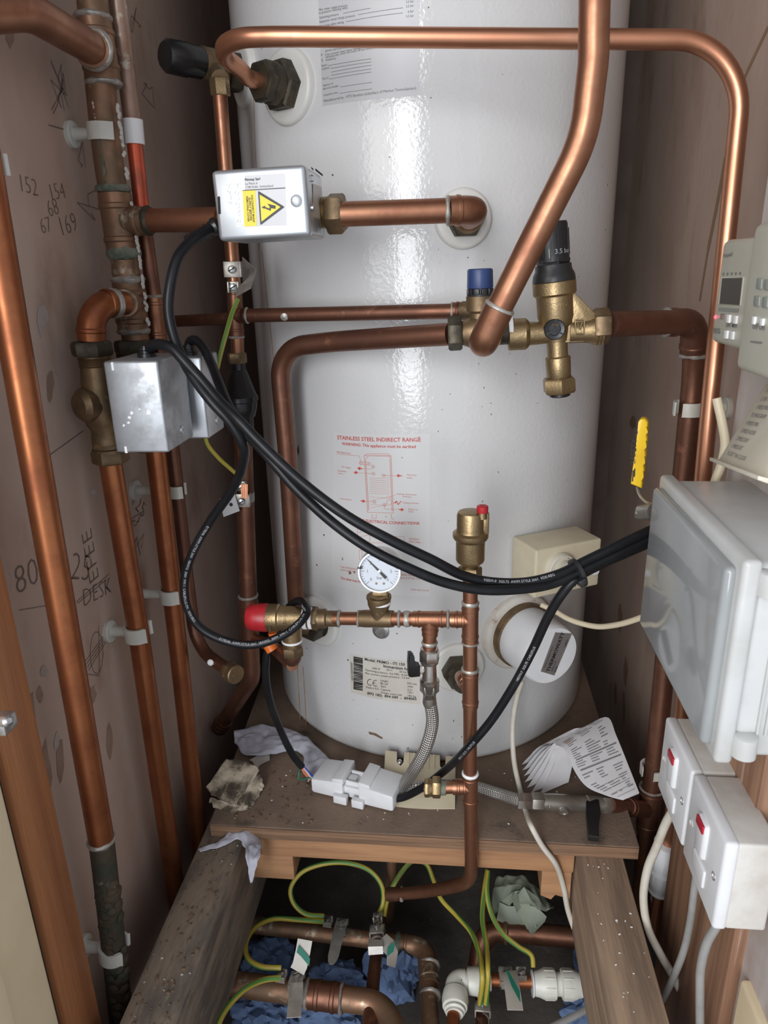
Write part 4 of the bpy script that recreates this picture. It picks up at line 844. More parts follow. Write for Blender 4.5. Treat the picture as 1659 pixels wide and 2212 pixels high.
# temperature relief valve at the top left
tn_ = tn; t0 = tp
tv = thing('temperature_relief_valve', 'black-capped relief valve low on the top left edge of the cylinder', 'valve', PY(475, 208, YD))
tb = PY(452, 140, .875); td = (PY(405, 130, .852)-tb).normalized()
MB().lathe(tb-td*.012, td, [(0, .013), (.006, .0165), (.022, .0165), (.024, .0158)], 32).build('brass_body', 'brassO', tv)
MB().lathe(tb+td*.010, td, [(0, .0158), (.020, .0162), (.021, .0172), (.042, .0165), (.046, .0135), (.046, 0)], 12).build('black_knob', 'black', tv)
MB().tube(fillet([t0-tn_*.004, t0+tn_*.038, tb-td*.004], .02), .013, 24).tube([tb+V((.006, 0, -.006)), PY(476, 172, YD)], .0095, 24).build('inlet_tube', 'brassO', tv)
nut(tv, t0+tn_*.004, tn_, .021, .016, 'brassD', name='boss_nut')
nut(tv, PY(477, 208, YD), (PY(474, 176, YD)-PY(477, 208, YD)), .0105, .0165, 'brass', rot=.4)

# tundish
tu = thing('tundish', 'black plastic tundish funnel left of the cylinder with a brass nut on top', 'tundish', PY(526, 930, YD))
q0, q1 = PY(513, 780, YD), PY(526, 935, YD); td_ = (q1-q0).normalized(); Lq = (q1-q0).length/155
MB().lathe(q0, td_, [(0, .009), (Lq*18, .0088), (Lq*20, .010), (Lq*72, .0195), (Lq*74, .021), (Lq*84, .021), (Lq*86, .0195), (Lq*100, .019), (Lq*118, .016), (Lq*122, .0135), (Lq*150, .0135), (Lq*155, .012)], 36).build('funnel', 'black', tu)
MB().hexn(q0-td_*.010, td_, .0118, .0125).build('compression_nut', 'brassO', tu)

# red capped safety valve
rv = thing('safety_valve', 'brass safety valve with red cap lying left of the pressure gauge', 'valve', PY(630, 1425, .715))
YV = .715
v0, v1 = PY(534, 1333, YV), PY(700, 1336, YV); vd = (v1-v0).normalized(); kk = (v1-v0).length/166
def va_(x): return v0+vd*(x-534)*kk
MB().lathe(va_(534), vd, [(0, .006), (.0004, .0125), (kk*6, .0150), (kk*20, .0160), (kk*42, .0165), (kk*46, .0160)], 12).build('red_cap', 'red', rv)
MB().lathe(va_(578), vd, [(0, .0155), (kk*2, .0158), (kk*24, .0158), (kk*27, .0142), (kk*30, .0142), (kk*33, .0135), (kk*58, .0135), (kk*70, .012), (kk*88, .0115)], 36).lathe(va_(628), V((0, 0, -1)), [(0, .0125), (.012, .0118), (.0285, .0115)], 32).build('brass_body', 'brass', rv)
og = va_(628)
turned(rv, og-Z*.0275, -Z, [(0, .0118), (.0004, .0122), (.0024, .0122), (.0028, .0118)], 'tape', 'sealing_tape')
turned(rv, og-Z*.030, -Z, [(0, .0102), (.008, .0102)], 'brassO', 'outlet_spigot'); nut(rv, og-Z*.0365, -Z, .0128, .012, 'brassO', rot=.2)
sleeve(rv, [og-Z*.047, og-Z*.056, og+V((-.018, .028, -.058))], R15, 'copperD', .010, 'outlet_elbow', bead=False, k=1.25)
turned(rv, va_(655), vd, [(0, .0122), (.001, .0128), (.004, .0128), (.005, .0122)], 'tape', 'thread_tape'); turned(rv, va_(668), vd, [(0, .0122), (.001, .0126), (.003, .0126), (.004, .012)], 'tape', 'thread_tape')
nut(rv, va_(674), vd, .0135, .0075, 'brassO'); turned(rv, va_(684), vd, [(0, .0112), (kk*20, .0112), (kk*23, .0092), (kk*44, .0092), (kk*46, .0098), (kk*49, .0098), (kk*50, .0085)], 'brassO', 'adaptor')
MB().box(va_(590)-Yv*.0158+Z*-.006, (.005, .0006, .005), axes(V((0, -1, -.3)), .78)[0:1]+(Yv, Z)).build('cast_mark', 'brassO', rv)
prints(Drum(va_(622)-V((0, 0, 0)), vd, .0137), [('T', 'DN15', (-.012, -.002), .0052)], 'cast_lettering', 'brassO', rv, h=.0002, ext=.05)

# ================================================================== pressure gauge and its tee
pg = thing('pressure_gauge', 'round white pressure gauge reading about two bar above the copper manifold', 'gauge', mp(822, 1350))
tc = mp(818); gd = axes(V((.02, -1, .16)))
tb2 = MB().lathe(mp(776), mp(862)-mp(776), [(0, .0092), (.006, .0098), (.034, .0098), (.040, .0092)], 28).lathe(mp(820, 1340), Z, [(0, .0095), (.012, .0098), (.020, .0125), (.027, .0130), (.0275, .0138), (.030, .0138)], 32)
tb2.build('brass_tee', 'brassO', pg)
gb = mp(820, 1305); turned(pg, mp(820, 1303), Z, [(0, .0122), (.001, .0128), (.003, .0125), (.004, .011)], 'tape', 'thread_tape')
nut(pg, mp(820, 1298), Z, .0115, .009, 'brassO', rot=.5); MB().box(mp(821, 1284), (.0165, .011, .016), None, .001).build('square_stem', 'brass', pg)
gc = PY(820, 1233, .690); ex_, ey_, en_ = gd; GR = .0222
MB().lathe(gc-en_*.022, en_, [(0, GR*.9), (.003, GR*1.02), (.022, GR*1.02), (.026, GR*1.04), (.0275, GR*1.02), (.0275, GR*.95), (.0228, GR*.945)], 56, cap=False).build('case', 'steel', pg)
MB().lathe(gc+en_*.0012, en_, [(0, GR*.95), (.0006, GR*.95), (.0006, 0)], 48).build('dial_face', 'dial', pg)
GD = Plane(gc+en_*.0018, ex_, ey_)
def gp(a_, r_): return (r_*GR*cos(a_), r_*GR*sin(a_))
gm = MB()
def bar_(p, q, w, h=.0003):
    p = V(p); q = V(q); d = (q-p).normalized(); nn = V((-d.y, d.x))*w/2
    gm.grid([[GD.at(*(p+nn), h), GD.at(*(p-nn), h)], [GD.at(*(q+nn), h), GD.at(*(q-nn), h)]])
A0 = radians(225)
for i in range(31):
    a_ = A0-radians(270)*i/30; big = i % 5 == 0; bar_(gp(a_, .72 if big else .80), gp(a_, .90), .0007 if big else .0004)
gm.build('scale_ticks', 'greyink', pg, fix=False)
its = []
for i in range(7):
    a_ = A0-radians(270)*i/6; u_, v_ = gp(a_, .57); its.append(('T', str(i), (u_-.0015, v_-.0017), .0052))
its.append(('T', 'bar', (-.0032, -.0088), .0050)); prints(GD, its, 'numerals', 'greyink', pg, h=.0003)
gm = MB(); a_ = A0-radians(270)*2.02/6
hub = gp(a_, 0); tip = gp(a_, .80); tl_ = gp(a_+pi, .46)
h_ = .0012; d = V(tip).normalized(); nn = V((-d.y, d.x))
gm.grid([[GD.at(*(V(tl_)+nn*.0017), h_), GD.at(*(V(tl_)-nn*.0017), h_)], [GD.at(*(nn*.0012), h_), GD.at(*(-nn*.0012), h_)], [GD.at(*(V(tip)+nn*.0003), h_), GD.at(*(V(tip)-nn*.0003), h_)]])
gm.build('needle', 'ink', pg, fix=False); MB().lathe(GD.at(0, 0, 0), en_, [(0, .0018), (.002, .0017), (.0022, 0)], 16).build('needle_hub', 'steel', pg)
MB().lathe(GD.at(-.0035, -.0135, 0), en_, [(0, .0013), (.0004, .001), (.0005, 0)], 12).lathe(GD.at(.0045, -.0135, 0), en_, [(0, .0013), (.0004, .001), (.0005, 0)], 12).build('dial_rivets', 'brassO', pg)
MB().box(GD.at(-GR*.93, GR*.2, .003), (.0045, .0022, .004), (ex_, ey_, en_), .0004).build('limit_marker', 'black', pg)

# automatic air vent
av = thing('air_vent', 'bronze bottle air vent with small red cap on the upright copper pipe', 'air vent', PY(1015, 1245, YI))
kz = (PY(1015, 1105, YI)-PY(1015, 1245, YI)).length/140
b0 = PY(1015, 1245, YI)
def zy(y): return (1245-y)*kz
MB().lathe(b0, Z, [(zy(1222), .0080), (zy(1219), .0090), (zy(1211), .0140), (zy(1207), .0148), (zy(1166), .0148), (zy(1162), .0172), (zy(1158), .0182), (zy(1150), .0182), (zy(1146), .0150), (zy(1141), .0142), (zy(1112), .0142), (zy(1106), .0130), (zy(1104), .010), (zy(1104), 0)], 40).box(b0+V((.0145, -.002, zy(1128))), (.0075, .008, zy(1103)-zy(1150)), None, .002).lathe(b0+V((.0112, -.006, zy(1115))), Z, [(0, .0048), (zy(1100)-zy(1115), .0046)], 20).build('brass_body', 'brass', av)
MB().lathe(b0+V((.0112, -.006, zy(1102))), Z, [(0, .0056), (.0006, .0058), (.0062, .0058), (.0068, .0050), (.0068, .0022), (.005, .002), (.005, 0)], 18).build('red_cap', 'red', av)
MB().lathe(b0, Z, [(zy(1228), .0072), (zy(1224), .0082), (zy(1220), .0072), (zy(1217), .0082)], 24).hexn(b0-Z*.001, Z, .0125, zy(1222)-zy(1246)).build('compression_nut', 'brass', av)

# ================================================================== lever valves and braided hoses
def lever(root, stem0, d, face, L, w=.016):
    """black lever: stem along d, blade lies along face"""
    MB().lathe(stem0, d, [(0, .0055), (.010, .0050)], 6).build('stem', 'chrome', root)
    x = V(face).normalized(); d = V(d).normalized(); y = d.cross(x)
    o = V(stem0)+d*.008
    pts = [(-.008, -.006), (.009, -.006), (.011, .004), (.026, .004), (.030, .008), (.030, .014), (.012, .015), (-.006, .015), (-.008, .011)]
    s_ = L/.038
    MB().prism([o+x*(a_*s_)+d*(b_*.62)-y*w*.36 for a_, b_ in pts], y*w*.72, .0012).build('lever', 'black', root)
YL = .691
cv = thing('isolating_valve', 'chromed lever valve with black handle hanging under the copper manifold', 'valve', PY(928, 1495, YL))
kz = (PY(928, 1400, YL)-PY(928, 1525, YL)).length/125; b0 = PY(928, 1525, YL)
def zy(y): return (1525-y)*kz
MB().lathe(b0, Z, [(zy(1512), .0072), (zy(1495), .0078), (zy(1490), .0098), (zy(1476), .0105), (zy(1474), .0110), (zy(1468), .0110), (zy(1465), .0082), (zy(1432), .0076), (zy(1430), .0100), (zy(1426), .0104)], 32).build('body', 'chrome', cv)
nut(cv, b0+Z*zy(1428), Z, .0112, zy(1404)-zy(1428), 'chrome', rot=.3); turned(cv, b0+Z*zy(1404), Z, [(0, .0102), (.002, .0102), (.003, .0085)], 'chrome', 'nut_lip')
lever(cv, b0+Z*zy(1445)-X*.007, V((-1, -.25, 0)), Z, .028)
nut(cv, b0+Z*zy(1494), Z, .0108, zy(1474)-zy(1494), 'chromeD', name='hose_nut'); turned(cv, b0+Z*zy(1524), Z, [(0, .0068), (.004, .0080), (.012, .0074), (zy(1492)-zy(1524), .0078)], 'chromeD', 'hose_ferrule')
hz = [PY(929, 1515, YL), PY(934, 1560, YL), PY(920, 1615, .688), PY(893, 1665, .695), PZ(874, 1696, .770), PZ(874, 1708, .757), PZ(905, 1700, .772), PZ(960, 1695, .768), PZ(1020, 1698, .749), PZ(1075, 1714, .752), PY(1122, 1729, .739)]
hp1 = spline(hz, 14)
hs = MB().tube(hp1, .0073, 18).build('braided_hose', 'braid'); tag(hs, 'braided steel filling hose looping from the upper lever valve to the lower right valve', 'hose')
lv = thing('isolating_valve', 'long nickel check valve with hanging black lever lying on the right of the shelf', 'valve', PZ(1215, 1770, ZB))
w0, w1 = PY(1114, 1729, .738), PY(1330, 1739, .757); wdv = (w1-w0).normalized(); kw = (w1-w0).length/216
def wx(x): return w0+wdv*(x-1114)*kw
nut(lv, wx(1116), wdv, .0108, 30*kw, 'chrome', rot=.4, name='hose_nut'); nut(lv, wx(1146), wdv, .0118, 26*kw, 'chromeD', rot=.2)
MB().lathe(wx(1170), wdv, [(0, .0100), (30*kw, .0106), (60*kw, .0100), (62*kw, .0094), (95*kw, .0094), (97*kw, .0104), (130*kw, .0104), (132*kw, .009)], 32).lathe(wx(1215), V((0, -.85, -.35)), [(0, .007), (.013, .0062), (.0135, .0048), (.0125, .0044), (.0125, 0)], 20).lathe(wx(1275), V((0, -.9, .1)), [(0, .0078), (.012, .0072)], 20).build('body', 'chromeD', lv)
nut(lv, wx(1298), wdv, .0112, 22*kw, 'chromeD', rot=.6)
prints(Plane(wx(1170)+V((0, -.0106, .003)), wdv, Z), [('T', 'U', (.006, -.003), .006), ('T', '15', (.024, -.003), .0045)], 'cast_mark', 'chrome', lv, h=.0004, ext=.06)
so = wx(1276); lt_ = PZ(1278, 1802, .7465)+V((0, -.012, 0)); lvr = MB().lathe(so, V((0, -1, 0)), [(0, .0068), (.006, .0075), (.012, .0072), (.013, .005), (.013, 0)], 20)
lo_ = so+V((0, -.011, 0)); ld_ = (lt_-lo_); lsd = ld_.cross(Z).normalized(); lup = lsd.cross(ld_).normalized()
lvr.prism([lo_-ld_*.22-lsd*.0075, lo_+lsd*.0085-ld_*.22, lo_+lsd*.0085+ld_*.25, lt_+lsd*.0065, lt_-lsd*.0055, lo_+ld_*.45-lsd*.006, lo_+ld_*.2-lsd*.009], lup*.009, .0012); lvr.build('lever', 'black', lv)

# ================================================================== electrical boxes on the right wall
def yz(x, y0, y1, z0, z1): return [V((x, y0, z0)), V((x, y1, z0)), V((x, y1, z1)), V((x, y0, z1))]
jb = thing('junction_box', 'big grey junction box with glossy lid on the right wall', 'junction box', (WN, .54, 1.062))
mb = MB(); rbox(mb, .197, WN+.004, .445, .641, 1.062, 1.212, .006); mb.build('body', 'boxgrey', jb)
mb = MB(); rbox(mb, .186, .199, .441, .645, 1.058, 1.216, .004); mb.build('lid_rim', 'boxgrey', jb)
mb = MB(); rbox(mb, .1785, .188, .450, .636, 1.067, 1.207, .0045); mb.build('lid', 'lidgrey', jb)
for yy_, zz_ in ((.438, 1.20), (.438, 1.075)):
    o = MB().lathe((.205, yy_+.004, zz_-.008), Z, [(0, .0085), (.016, .0085), (.017, .007), (.017, 0)], 20).build('corner_pillar', 'boxgrey', jb)
mb = MB()
for x_ in (.212, .2175): rbox(mb, x_, x_+.002, .4425, .4455, 1.082, 1.195, .0006)
mb.build('side_ribs', 'boxgrey', jb)
PJ = Plane((.1785, 0, 0), (0, -1, 0), (0, 0, 1))
# programmer with its dropped flap
pgm = thing('programmer', 'cream central heating programmer with screen and red light on the right wall', 'programmer', (WN, .60, 1.325))
mb = MB(); rbox(mb, .229, WN+.004, .47, .684, 1.329, 1.4155, .006); mb.build('casing', 'prog', pgm)
mb = MB(); rbox(mb, .217, .236, .44, .586, 1.318, 1.424, .006); mb.build('front_cover', 'prog', pgm)
PG = Plane((.229, 0, 0), (0, -1, 0), (0, 0, 1)); PG2 = Plane((.217, 0, 0), (0, -1, 0), (0, 0, 1))
def pad(sh, px, h0, h1, name, mat, bev=.0005):
    b = [sh.uv(*p) for p in px]; p0 = [sh.at(u, v, h0) for u, v in b]; p1 = [sh.at(u, v, h1) for u, v in b]
    return MB().hexa([p0[0], p0[1], p0[2], p0[3], p1[0], p1[1], p1[2], p1[3]], bev).build(name, mat, pgm)
pad(PG, [(1553, 656), (1600, 660), (1608, 598), (1560, 598)], 0, .0008, 'screen_bezel', 'prog', 0)
pad(PG, [(1557, 656), (1600, 659), (1606, 600), (1563, 601)], 0, .0012, 'screen', 'lcd', 0)
for q in [[(1572, 697), (1579, 698), (1581, 680), (1574, 679)], [(1587, 699), (1594, 700), (1596, 682), (1589, 681)], [(1567, 731), (1574, 732), (1576, 714), (1569, 713)], [(1580, 733), (1587, 734), (1589, 716), (1582, 715)]]: pad(PG, q, 0, .002, 'button', 'tape')
p = PG.at(*PG.uv(1546, 685)); MB().lathe(p, V((-1, 0, 0)), [(0, .0016), (.001, .0014), (.0016, 0)], 14).build('indicator_light', 'led', pgm)
prints(PG, [('t', 'Honeywell', (1563, 556), (1582, 553)), ('t', 'SET', (1556, 689), (1565, 690)), ('t', 'PROG', (1541, 720), (1556, 721)), ('t', 'DAY MIN', (1569, 706), (1592, 708)), ('l', [(1562, 592), (1565, 592)], .002), ('l', [(1571, 591.6), (1574, 591.6)], .002), ('l', [(1580, 591.2), (1583, 591.2)], .002), ('l', [(1589, 590.8), (1592, 590.8)], .002), ('l', [(1598, 590.4), (1601, 590.4)], .002)], 'lettering', 'greyink', pgm, h=.0006, bold=.02)
prints(PG, [('l', [(1553, 668), (1596, 671)], .003)], 'button_strip', 'greytab', pgm, h=.0004)
for q in [[(1637, 624), (1648, 625), (1650, 602), (1639, 601)], [(1653, 626), (1664, 627), (1666, 604), (1655, 603)], [(1631, 661), (1643, 662), (1645, 640), (1633, 639)], [(1649, 664), (1661, 665), (1663, 642), (1651, 641)]]: pad(PG2, q, 0, .0015, 'rubber_button', 'greytab', .0006)
for q in [[(1628, 700), (1634, 701), (1636, 684), (1630, 683)], [(1645, 703), (1652, 704), (1654, 688), (1647, 687)]]: pad(PG2, q, 0, .002, 'slide_switch', 'tape')
prints(PG2, [('t', 'OFF ON', (1626, 710), (1652, 714)), ('l', [(1622, 738), (1647, 741)], .0012)], 'cover_lettering', 'greyink', pgm, h=.0005, bold=.02)
pf = MB(); A_, B_, C_ = PX(1555, 1003, .218), PX(1665, 1047, .208), PX(1662, 832, .238)
D_ = C_+(B_-A_); fn_ = (B_-A_).cross(C_-A_).normalized(); fn_ = fn_ if fn_.x < 0 else -fn_
pf.hexa([A_, B_, D_, C_, A_+fn_*.003, B_+fn_*.003, D_+fn_*.003, C_+fn_*.003], .0008); pf.hexa([A_, B_, B_+Z*.004, A_+Z*.004, A_+fn_*.009, B_+fn_*.009, B_+fn_*.009+Z*.003, A_+fn_*.009+Z*.003], .0006)
flp = pf.build('hinged_flap', 'creamL', pgm); flp['label'] = 'open flap with printed instructions'
PFL = Plane(A_+fn_*.003, (B_-A_), fn_.cross(B_-A_)); fl = []
r = random.Random(9); eu = (B_-A_).normalized(); ev = (C_-A_)
txts = ['TO SET THE CLOCK', '1 PRESS SET', '2 PRESS DAY', '3 PRESS HOUR', '4 PRESS MIN', 'TO PROGRAM', '1 PRESS PROG', '2 ON TIME', '3 OFF TIME', '4 PRESS RUN']
class Flap:
    def at(s, u, v, h=0): return A_+eu*u+ev.normalized()*v+fn_*(.003+h)
for i, t_ in enumerate(txts): fl.append(('T', t_, (.012+i*.0, .010+i*.0072), .0052))
prints(Flap(), fl, 'instruction_print', 'greyink', flp, h=.0004)
# fused spur switches
def spur(label, y0, y1, z0, z1):
    x = .212; t = thing('fused_spur', label, 'switch', (WN-.012, (y0+y1)/2, z0), 'white fused spurs under the junction box')
    mb = MB(); rbox(mb, x+.010, WN-.008, y0+.001, y1-.001, z0+.001, z1-.001, .0025); mb.build('back_box', 'whiteD', t)
    fp_ = MB(); rbox(fp_, x, x+.0115, y0, y1, z0, z1, .0035); fpo = fp_.build('face_plate', 'white', t)
    yc, zc = (y0+y1)/2, (z0+z1)/2
    rk = MB(); rbox(rk, x-.004, x+.004, yc-.009, yc+.011, zc-.006, zc+.030, .0035); rko = rk.build('rocker', 'white', t)
    nb = MB(); rbox(nb, x-.0052, x-.001, yc-.007, yc+.009, zc+.0205, zc+.0285, .0008); nb.build('red_window', 'redtab', rko)
    fh = MB(); rbox(fh, x-.0018, x+.004, yc-.014, yc+.014, zc-.030, zc-.012, .0015); fh.build('fuse_carrier', 'white', t)
    for yy_ in (y0+.012, y1-.012): MB().lathe((x+.001, yy_, zc), V((-1, 0, 0)), [(0, .0036), (.0016, .0034), (.0016, .0026), (.0006, .0024), (.0006, 0)], 18).build('fixing_screw', 'whiteD' if yy_ > yc else 'steel', t)
    return t
spur('white fused spur under the junction box, further from the doorway', .545, .629, .884, .969)
spur('white fused spur with deep side, nearest the doorway', .459, .5415, .882, .971)

# ================================================================== cables
def cable(label, pts, r, mat, name='cable', n=12, seg=14, group=None, text=None, cat='cable', **kw):
    sp = spline([PY(*p) if isinstance(p, tuple) else p for p in pts], n); mb = MB()
    if mat == 'earth':
        mb.tube(sp, r, 16, mi=lambda j: 1 if (j % 8) < 3 else 0, twist=kw.get('twist', 18)); o = mb.build(name, ['ey', 'eg'])
    else: mb.tube(sp, r, seg); o = mb.build(name, mat)
    tag(o, label, cat, group)
    if text:
        t_, u0, gap, n_ = text; OT = OnTube(sp, r, V((0, -1, .25)) if not kw.get('side') else kw['side'])
        prints(OT, [('T', t_, (u0+gap*i, -.0011+kw.get('v', 0)), .0036) for i in range(n_)], 'cable_print', 'whiteink', o, h=.0002)
    return o, sp
RC = .0047
ca, sA = cable('thick black flex from the silver actuator looping down round the red-capped valve', [(462, 492, .688), (440, 503, .675), (412, 522, .66), (385, 555, .645), (369, 610, .635), (364, 670, .63), (378, 735, .625), (408, 800, .615), (455, 865, .605), (500, 915, .605), (526, 965, .61), (523, 1010, .63), (500, 1060, .65), (455, 1125, .66), (418, 1190, .66), (399, 1250, .66), (404, 1310, .66), (432, 1355, .66), (480, 1382, .66), (540, 1393, .662), (590, 1382, .665), (635, 1357, .675), (662, 1325, .692), (658, 1304, .708), (642, 1299, .735), (624, 1312, .750), (600, 1350, .750), (582, 1395, .745), (574, 1440, .745), (580, 1500, .75), (603, 1570, .765), (632, 1630, .772), (652, 1656, .777)], RC, 'cable', text=('E178246  AWM STYLE 2661  18AWG  300V  VW-1  CABLEPLUS-TM   VDE-REG', .37, .155, 2), v=.0018)
og_ = MB().tube([PY(581, 1392, .744), PY(589, 1405, .742)], .0075, 16).tube([PY(588, 1366, .735), PY(590, 1374, .735)], .005, 12).build('orange_wrap', 'orange', ca)
for nm, mt, pts in [('green_core', 'wgreen', [(652, 1657, .777), (646, 1668, .776), (645, 1682, .772), (654, 1684, .77), (668, 1680, .768), (674, 1684, .766)]), ('orange_core', 'wred', [(653, 1657, .776), (660, 1668, .774), (668, 1678, .77), (676, 1684, .766)]), ('white_core', 'wwhite', [(655, 1656, .776), (664, 1668, .774), (672, 1680, .768), (677, 1684, .766)]), ('blue_core', 'wblue', [(657, 1657, .776), (669, 1670, .772), (677, 1678, .768), (681, 1684, .766)]), ('pink_core', 'wred', [(651, 1657, .7765), (657, 1670, .775), (666, 1680, .77), (673, 1685, .766)])]:
    MB().tube(spline([PY(*p) for p in pts], 8), .0010, 8).build(nm, mt, ca)
cb, sB = cable('black flex from the spotted silver box, upper of the two crossing the cylinder', [(318, 770, .632), (322, 755, .63), (330, 746, .625), (348, 744, .62), (372, 753, .615), (398, 780, .612), (430, 815, .612), (470, 862, .606), (515, 907, .595), (560, 955, .59), (650, 1040, .585), (750, 1115, .58), (850, 1170, .58), (930, 1208, .585), (1000, 1243, .60), (1060, 1257, .61), (1140, 1257, .62), (1210, 1239, .63), (1260, 1214, .64), (1320, 1185, .65), (1395, 1150, .665), (1430, 1135, .67)], RC, 'cable', text=('H05VV-F  3G0.75  AWM STYLE 2661  VDE-REG', .40, .2, 2), v=.002)
cc, sC = cable('black flex from the hidden silver box, lower of the two crossing the cylinder', [(411, 778, .70), (408, 755, .70), (411, 738, .70), (422, 735, .695), (438, 748, .69), (456, 785, .68), (476, 835, .655), (497, 883, .63), (530, 932, .612), (580, 987, .60), (640, 1056, .592), (720, 1130, .585), (800, 1186, .58), (880, 1226, .58), (960, 1258, .587), (1040, 1274, .597), (1120, 1273, .61), (1190, 1262, .625), (1250, 1237, .636), (1320, 1203, .65), (1395, 1168, .665), (1430, 1150, .67)], RC, 'cable')
cdd, sD = cable('black flex rising from the white connector across to the junction box', [(852, 1726, .742), (872, 1722, .738), (905, 1706, .73), (960, 1665, .712), (1020, 1605, .665), (1062, 1555, .66), (1110, 1480, .655), (1150, 1405, .652), (1185, 1330, .645), (1213, 1284, .640), (1243, 1250, .640), (1300, 1218, .652), (1395, 1176, .672), (1430, 1158, .675)], RC*1.02, 'cable', text=('H05VV-F  3G0.75  CABLEPLUS', .16, .14, 2), v=.0005)
gland(sv1, V((PY(318, 775, .632).x, .632, 1.3275)), Z, .0062, 2, .012); gland(sv2, V((PY(411, 780, .70).x, .70, 1.321)), Z, .006, 2, .012)
zt_ = thing('cable_tie', 'black cable tie binding the black flexes in front of the thermostat', 'cable tie', PY(1250, 1240, .63))
tz = (PY(1290, 1210, .645)-PY(1220, 1250, .63)).normalized(); tcn = PY(1248, 1238, .637)
x_, y_, z_ = basis(tz, V((0, -1, 0)))
MB().rings([[tcn+tz*t_+x_*(cos(a_)*.0145*m_)+y_*(sin(a_)*.011*m_) for a_ in [2*pi*i/28 for i in range(28)]] for t_, m_ in ((-.002, 1), (-.002, 1.06), (.002, 1.06), (.002, 1))]).build('strap', 'blackD', zt_)
MB().box(PY(1258, 1256, .626), (.008, .006, .0065), axes(V((.2, -1, 0)), .5), .001).build('tie_head', 'blackD', zt_)
cable('cream cable curving from below the thermostat towards the junction box', [(1168, 1306, .79), (1195, 1318, .785), (1230, 1338, .77), (1285, 1353, .745), (1330, 1350, .72), (1385, 1334, .685), (1420, 1318, .665)], .0032, 'ccable')
cable('grubby white cable hanging from the immersion heater down into the floor void', [PY(1128, 1470, .80), PY(1118, 1500, .803), PY(1108, 1560, .80), PY(1110, 1640, .785), PZ(1122, 1700, .752), PZ(1136, 1752, .748), PY(1148, 1785, .690), PY(1170, 1825, .687), PY(1200, 1866, .69), PY(1217, 1915, .70), PY(1228, 1970, .70), PY(1252, 2038, .69)], .0034, 'wcable')
cable('thick white cable looping down from the further white spur', [(1462, 1740, .60), (1440, 1775, .61), (1418, 1830, .62), (1398, 1880, .625), (1390, 1940, .62), (1400, 2005, .61), (1425, 2058, .60), (1452, 2105, .60), (1475, 2150, .60)], .0044, 'wcable')
cable('grey cable dropping from between the two white spurs', [(1508, 1860, .555), (1500, 1920, .555), (1492, 1985, .555), (1478, 2050, .56), (1455, 2110, .565), (1430, 2160, .57), (1410, 2190, .57)], .0036, 'gcable')
cable('grey cable dropping from under the nearer white spur', [(1558, 1965, .50), (1550, 1995, .50), (1528, 2035, .50), (1514, 2090, .50), (1512, 2150, .50), (1512, 2230, .50)], .0040, 'gcable')
cable('grey cable lying across the bottom right of the floor void', [PZ(1330, 2150, .53), PZ(1290, 2168, .53), PZ(1250, 2190, .53), PZ(1200, 2215, .53), PZ(1150, 2240, .53)], .0040, 'gcable')
cable('cream cable behind the bright copper pipe above the junction box', [(1548, 860, .68), (1560, 915, .675), (1566, 960, .672), (1556, 1010, .668), (1545, 1040, .665), (1540, 1080, .66)], .0042, 'ccable')
# earth bonding cables
RE = .0033
cable('green and yellow earth cable from the upper clamp down behind the silver boxes', [(514, 646, .812), (503, 672, .805), (491, 712, .79), (474, 775, .775), (458, 850, .765), (443, 920, .765), (446, 955, .768), (468, 985, .78), (495, 1010, .80), (522, 1033, .822)], .0026, 'earth', cat='cable', twist=6)
def fl_(*q): return [PZ(x, y, z) for x, y, z in q]
cable('green and yellow earth cable looping high between the two rear floor clamps', fl_((700, 1979, .548), (660, 1974, .552), (634, 1950, .565), (628, 1920, .58), (650, 1886, .596), (695, 1867, .605), (750, 1864, .605), (798, 1880, .598), (824, 1912, .582), (827, 1950, .56), (815, 1980, .548)), RE, 'earth')
cable('green and yellow earth cable curling left from the rear clamp to the front clamp', fl_((700, 1991, .545), (645, 1987, .55), (590, 1985, .56), (552, 2003, .572), (531, 2038, .585), (537, 2072, .592), (565, 2088, .594), (608, 2091, .594)), RE, 'earth')
cable('green and yellow earth cable from the front clamp to the bottom left joist', fl_((606, 2112, .594), (570, 2117, .60), (530, 2136, .61), (496, 2170, .615), (475, 2205, .62), (465, 2240, .62)), RE, 'earth')
cable('green and yellow earth cable arching right from the tall clamp to the bottom clamp', fl_((829, 1980, .548), (838, 1940, .56), (860, 1895, .585), (892, 1860, .60), (920, 1866, .60), (936, 1900, .585), (952, 1940, .575), (985, 1976, .57), (1018, 2014, .575), (1036, 2060, .58), (1042, 2110, .585), (1037, 2168, .532)), RE, 'earth')
cable('green and yellow earth cable dropping straight to the bottom clamp', fl_((1053, 1880, .60), (1046, 1925, .59), (1042, 1985, .58), (1051, 2040, .58), (1054, 2100, .585), (1050, 2168, .532)), RE, 'earth')
cable('green and yellow earth cable sweeping right to the clamp beside the white coupling', fl_((1054, 1882, .602), (1052, 1930, .59), (1062, 1975, .575), (1085, 2015, .565), (1120, 2045, .56), (1148, 2064, .56), (1152, 2090, .552)), RE, 'earth')

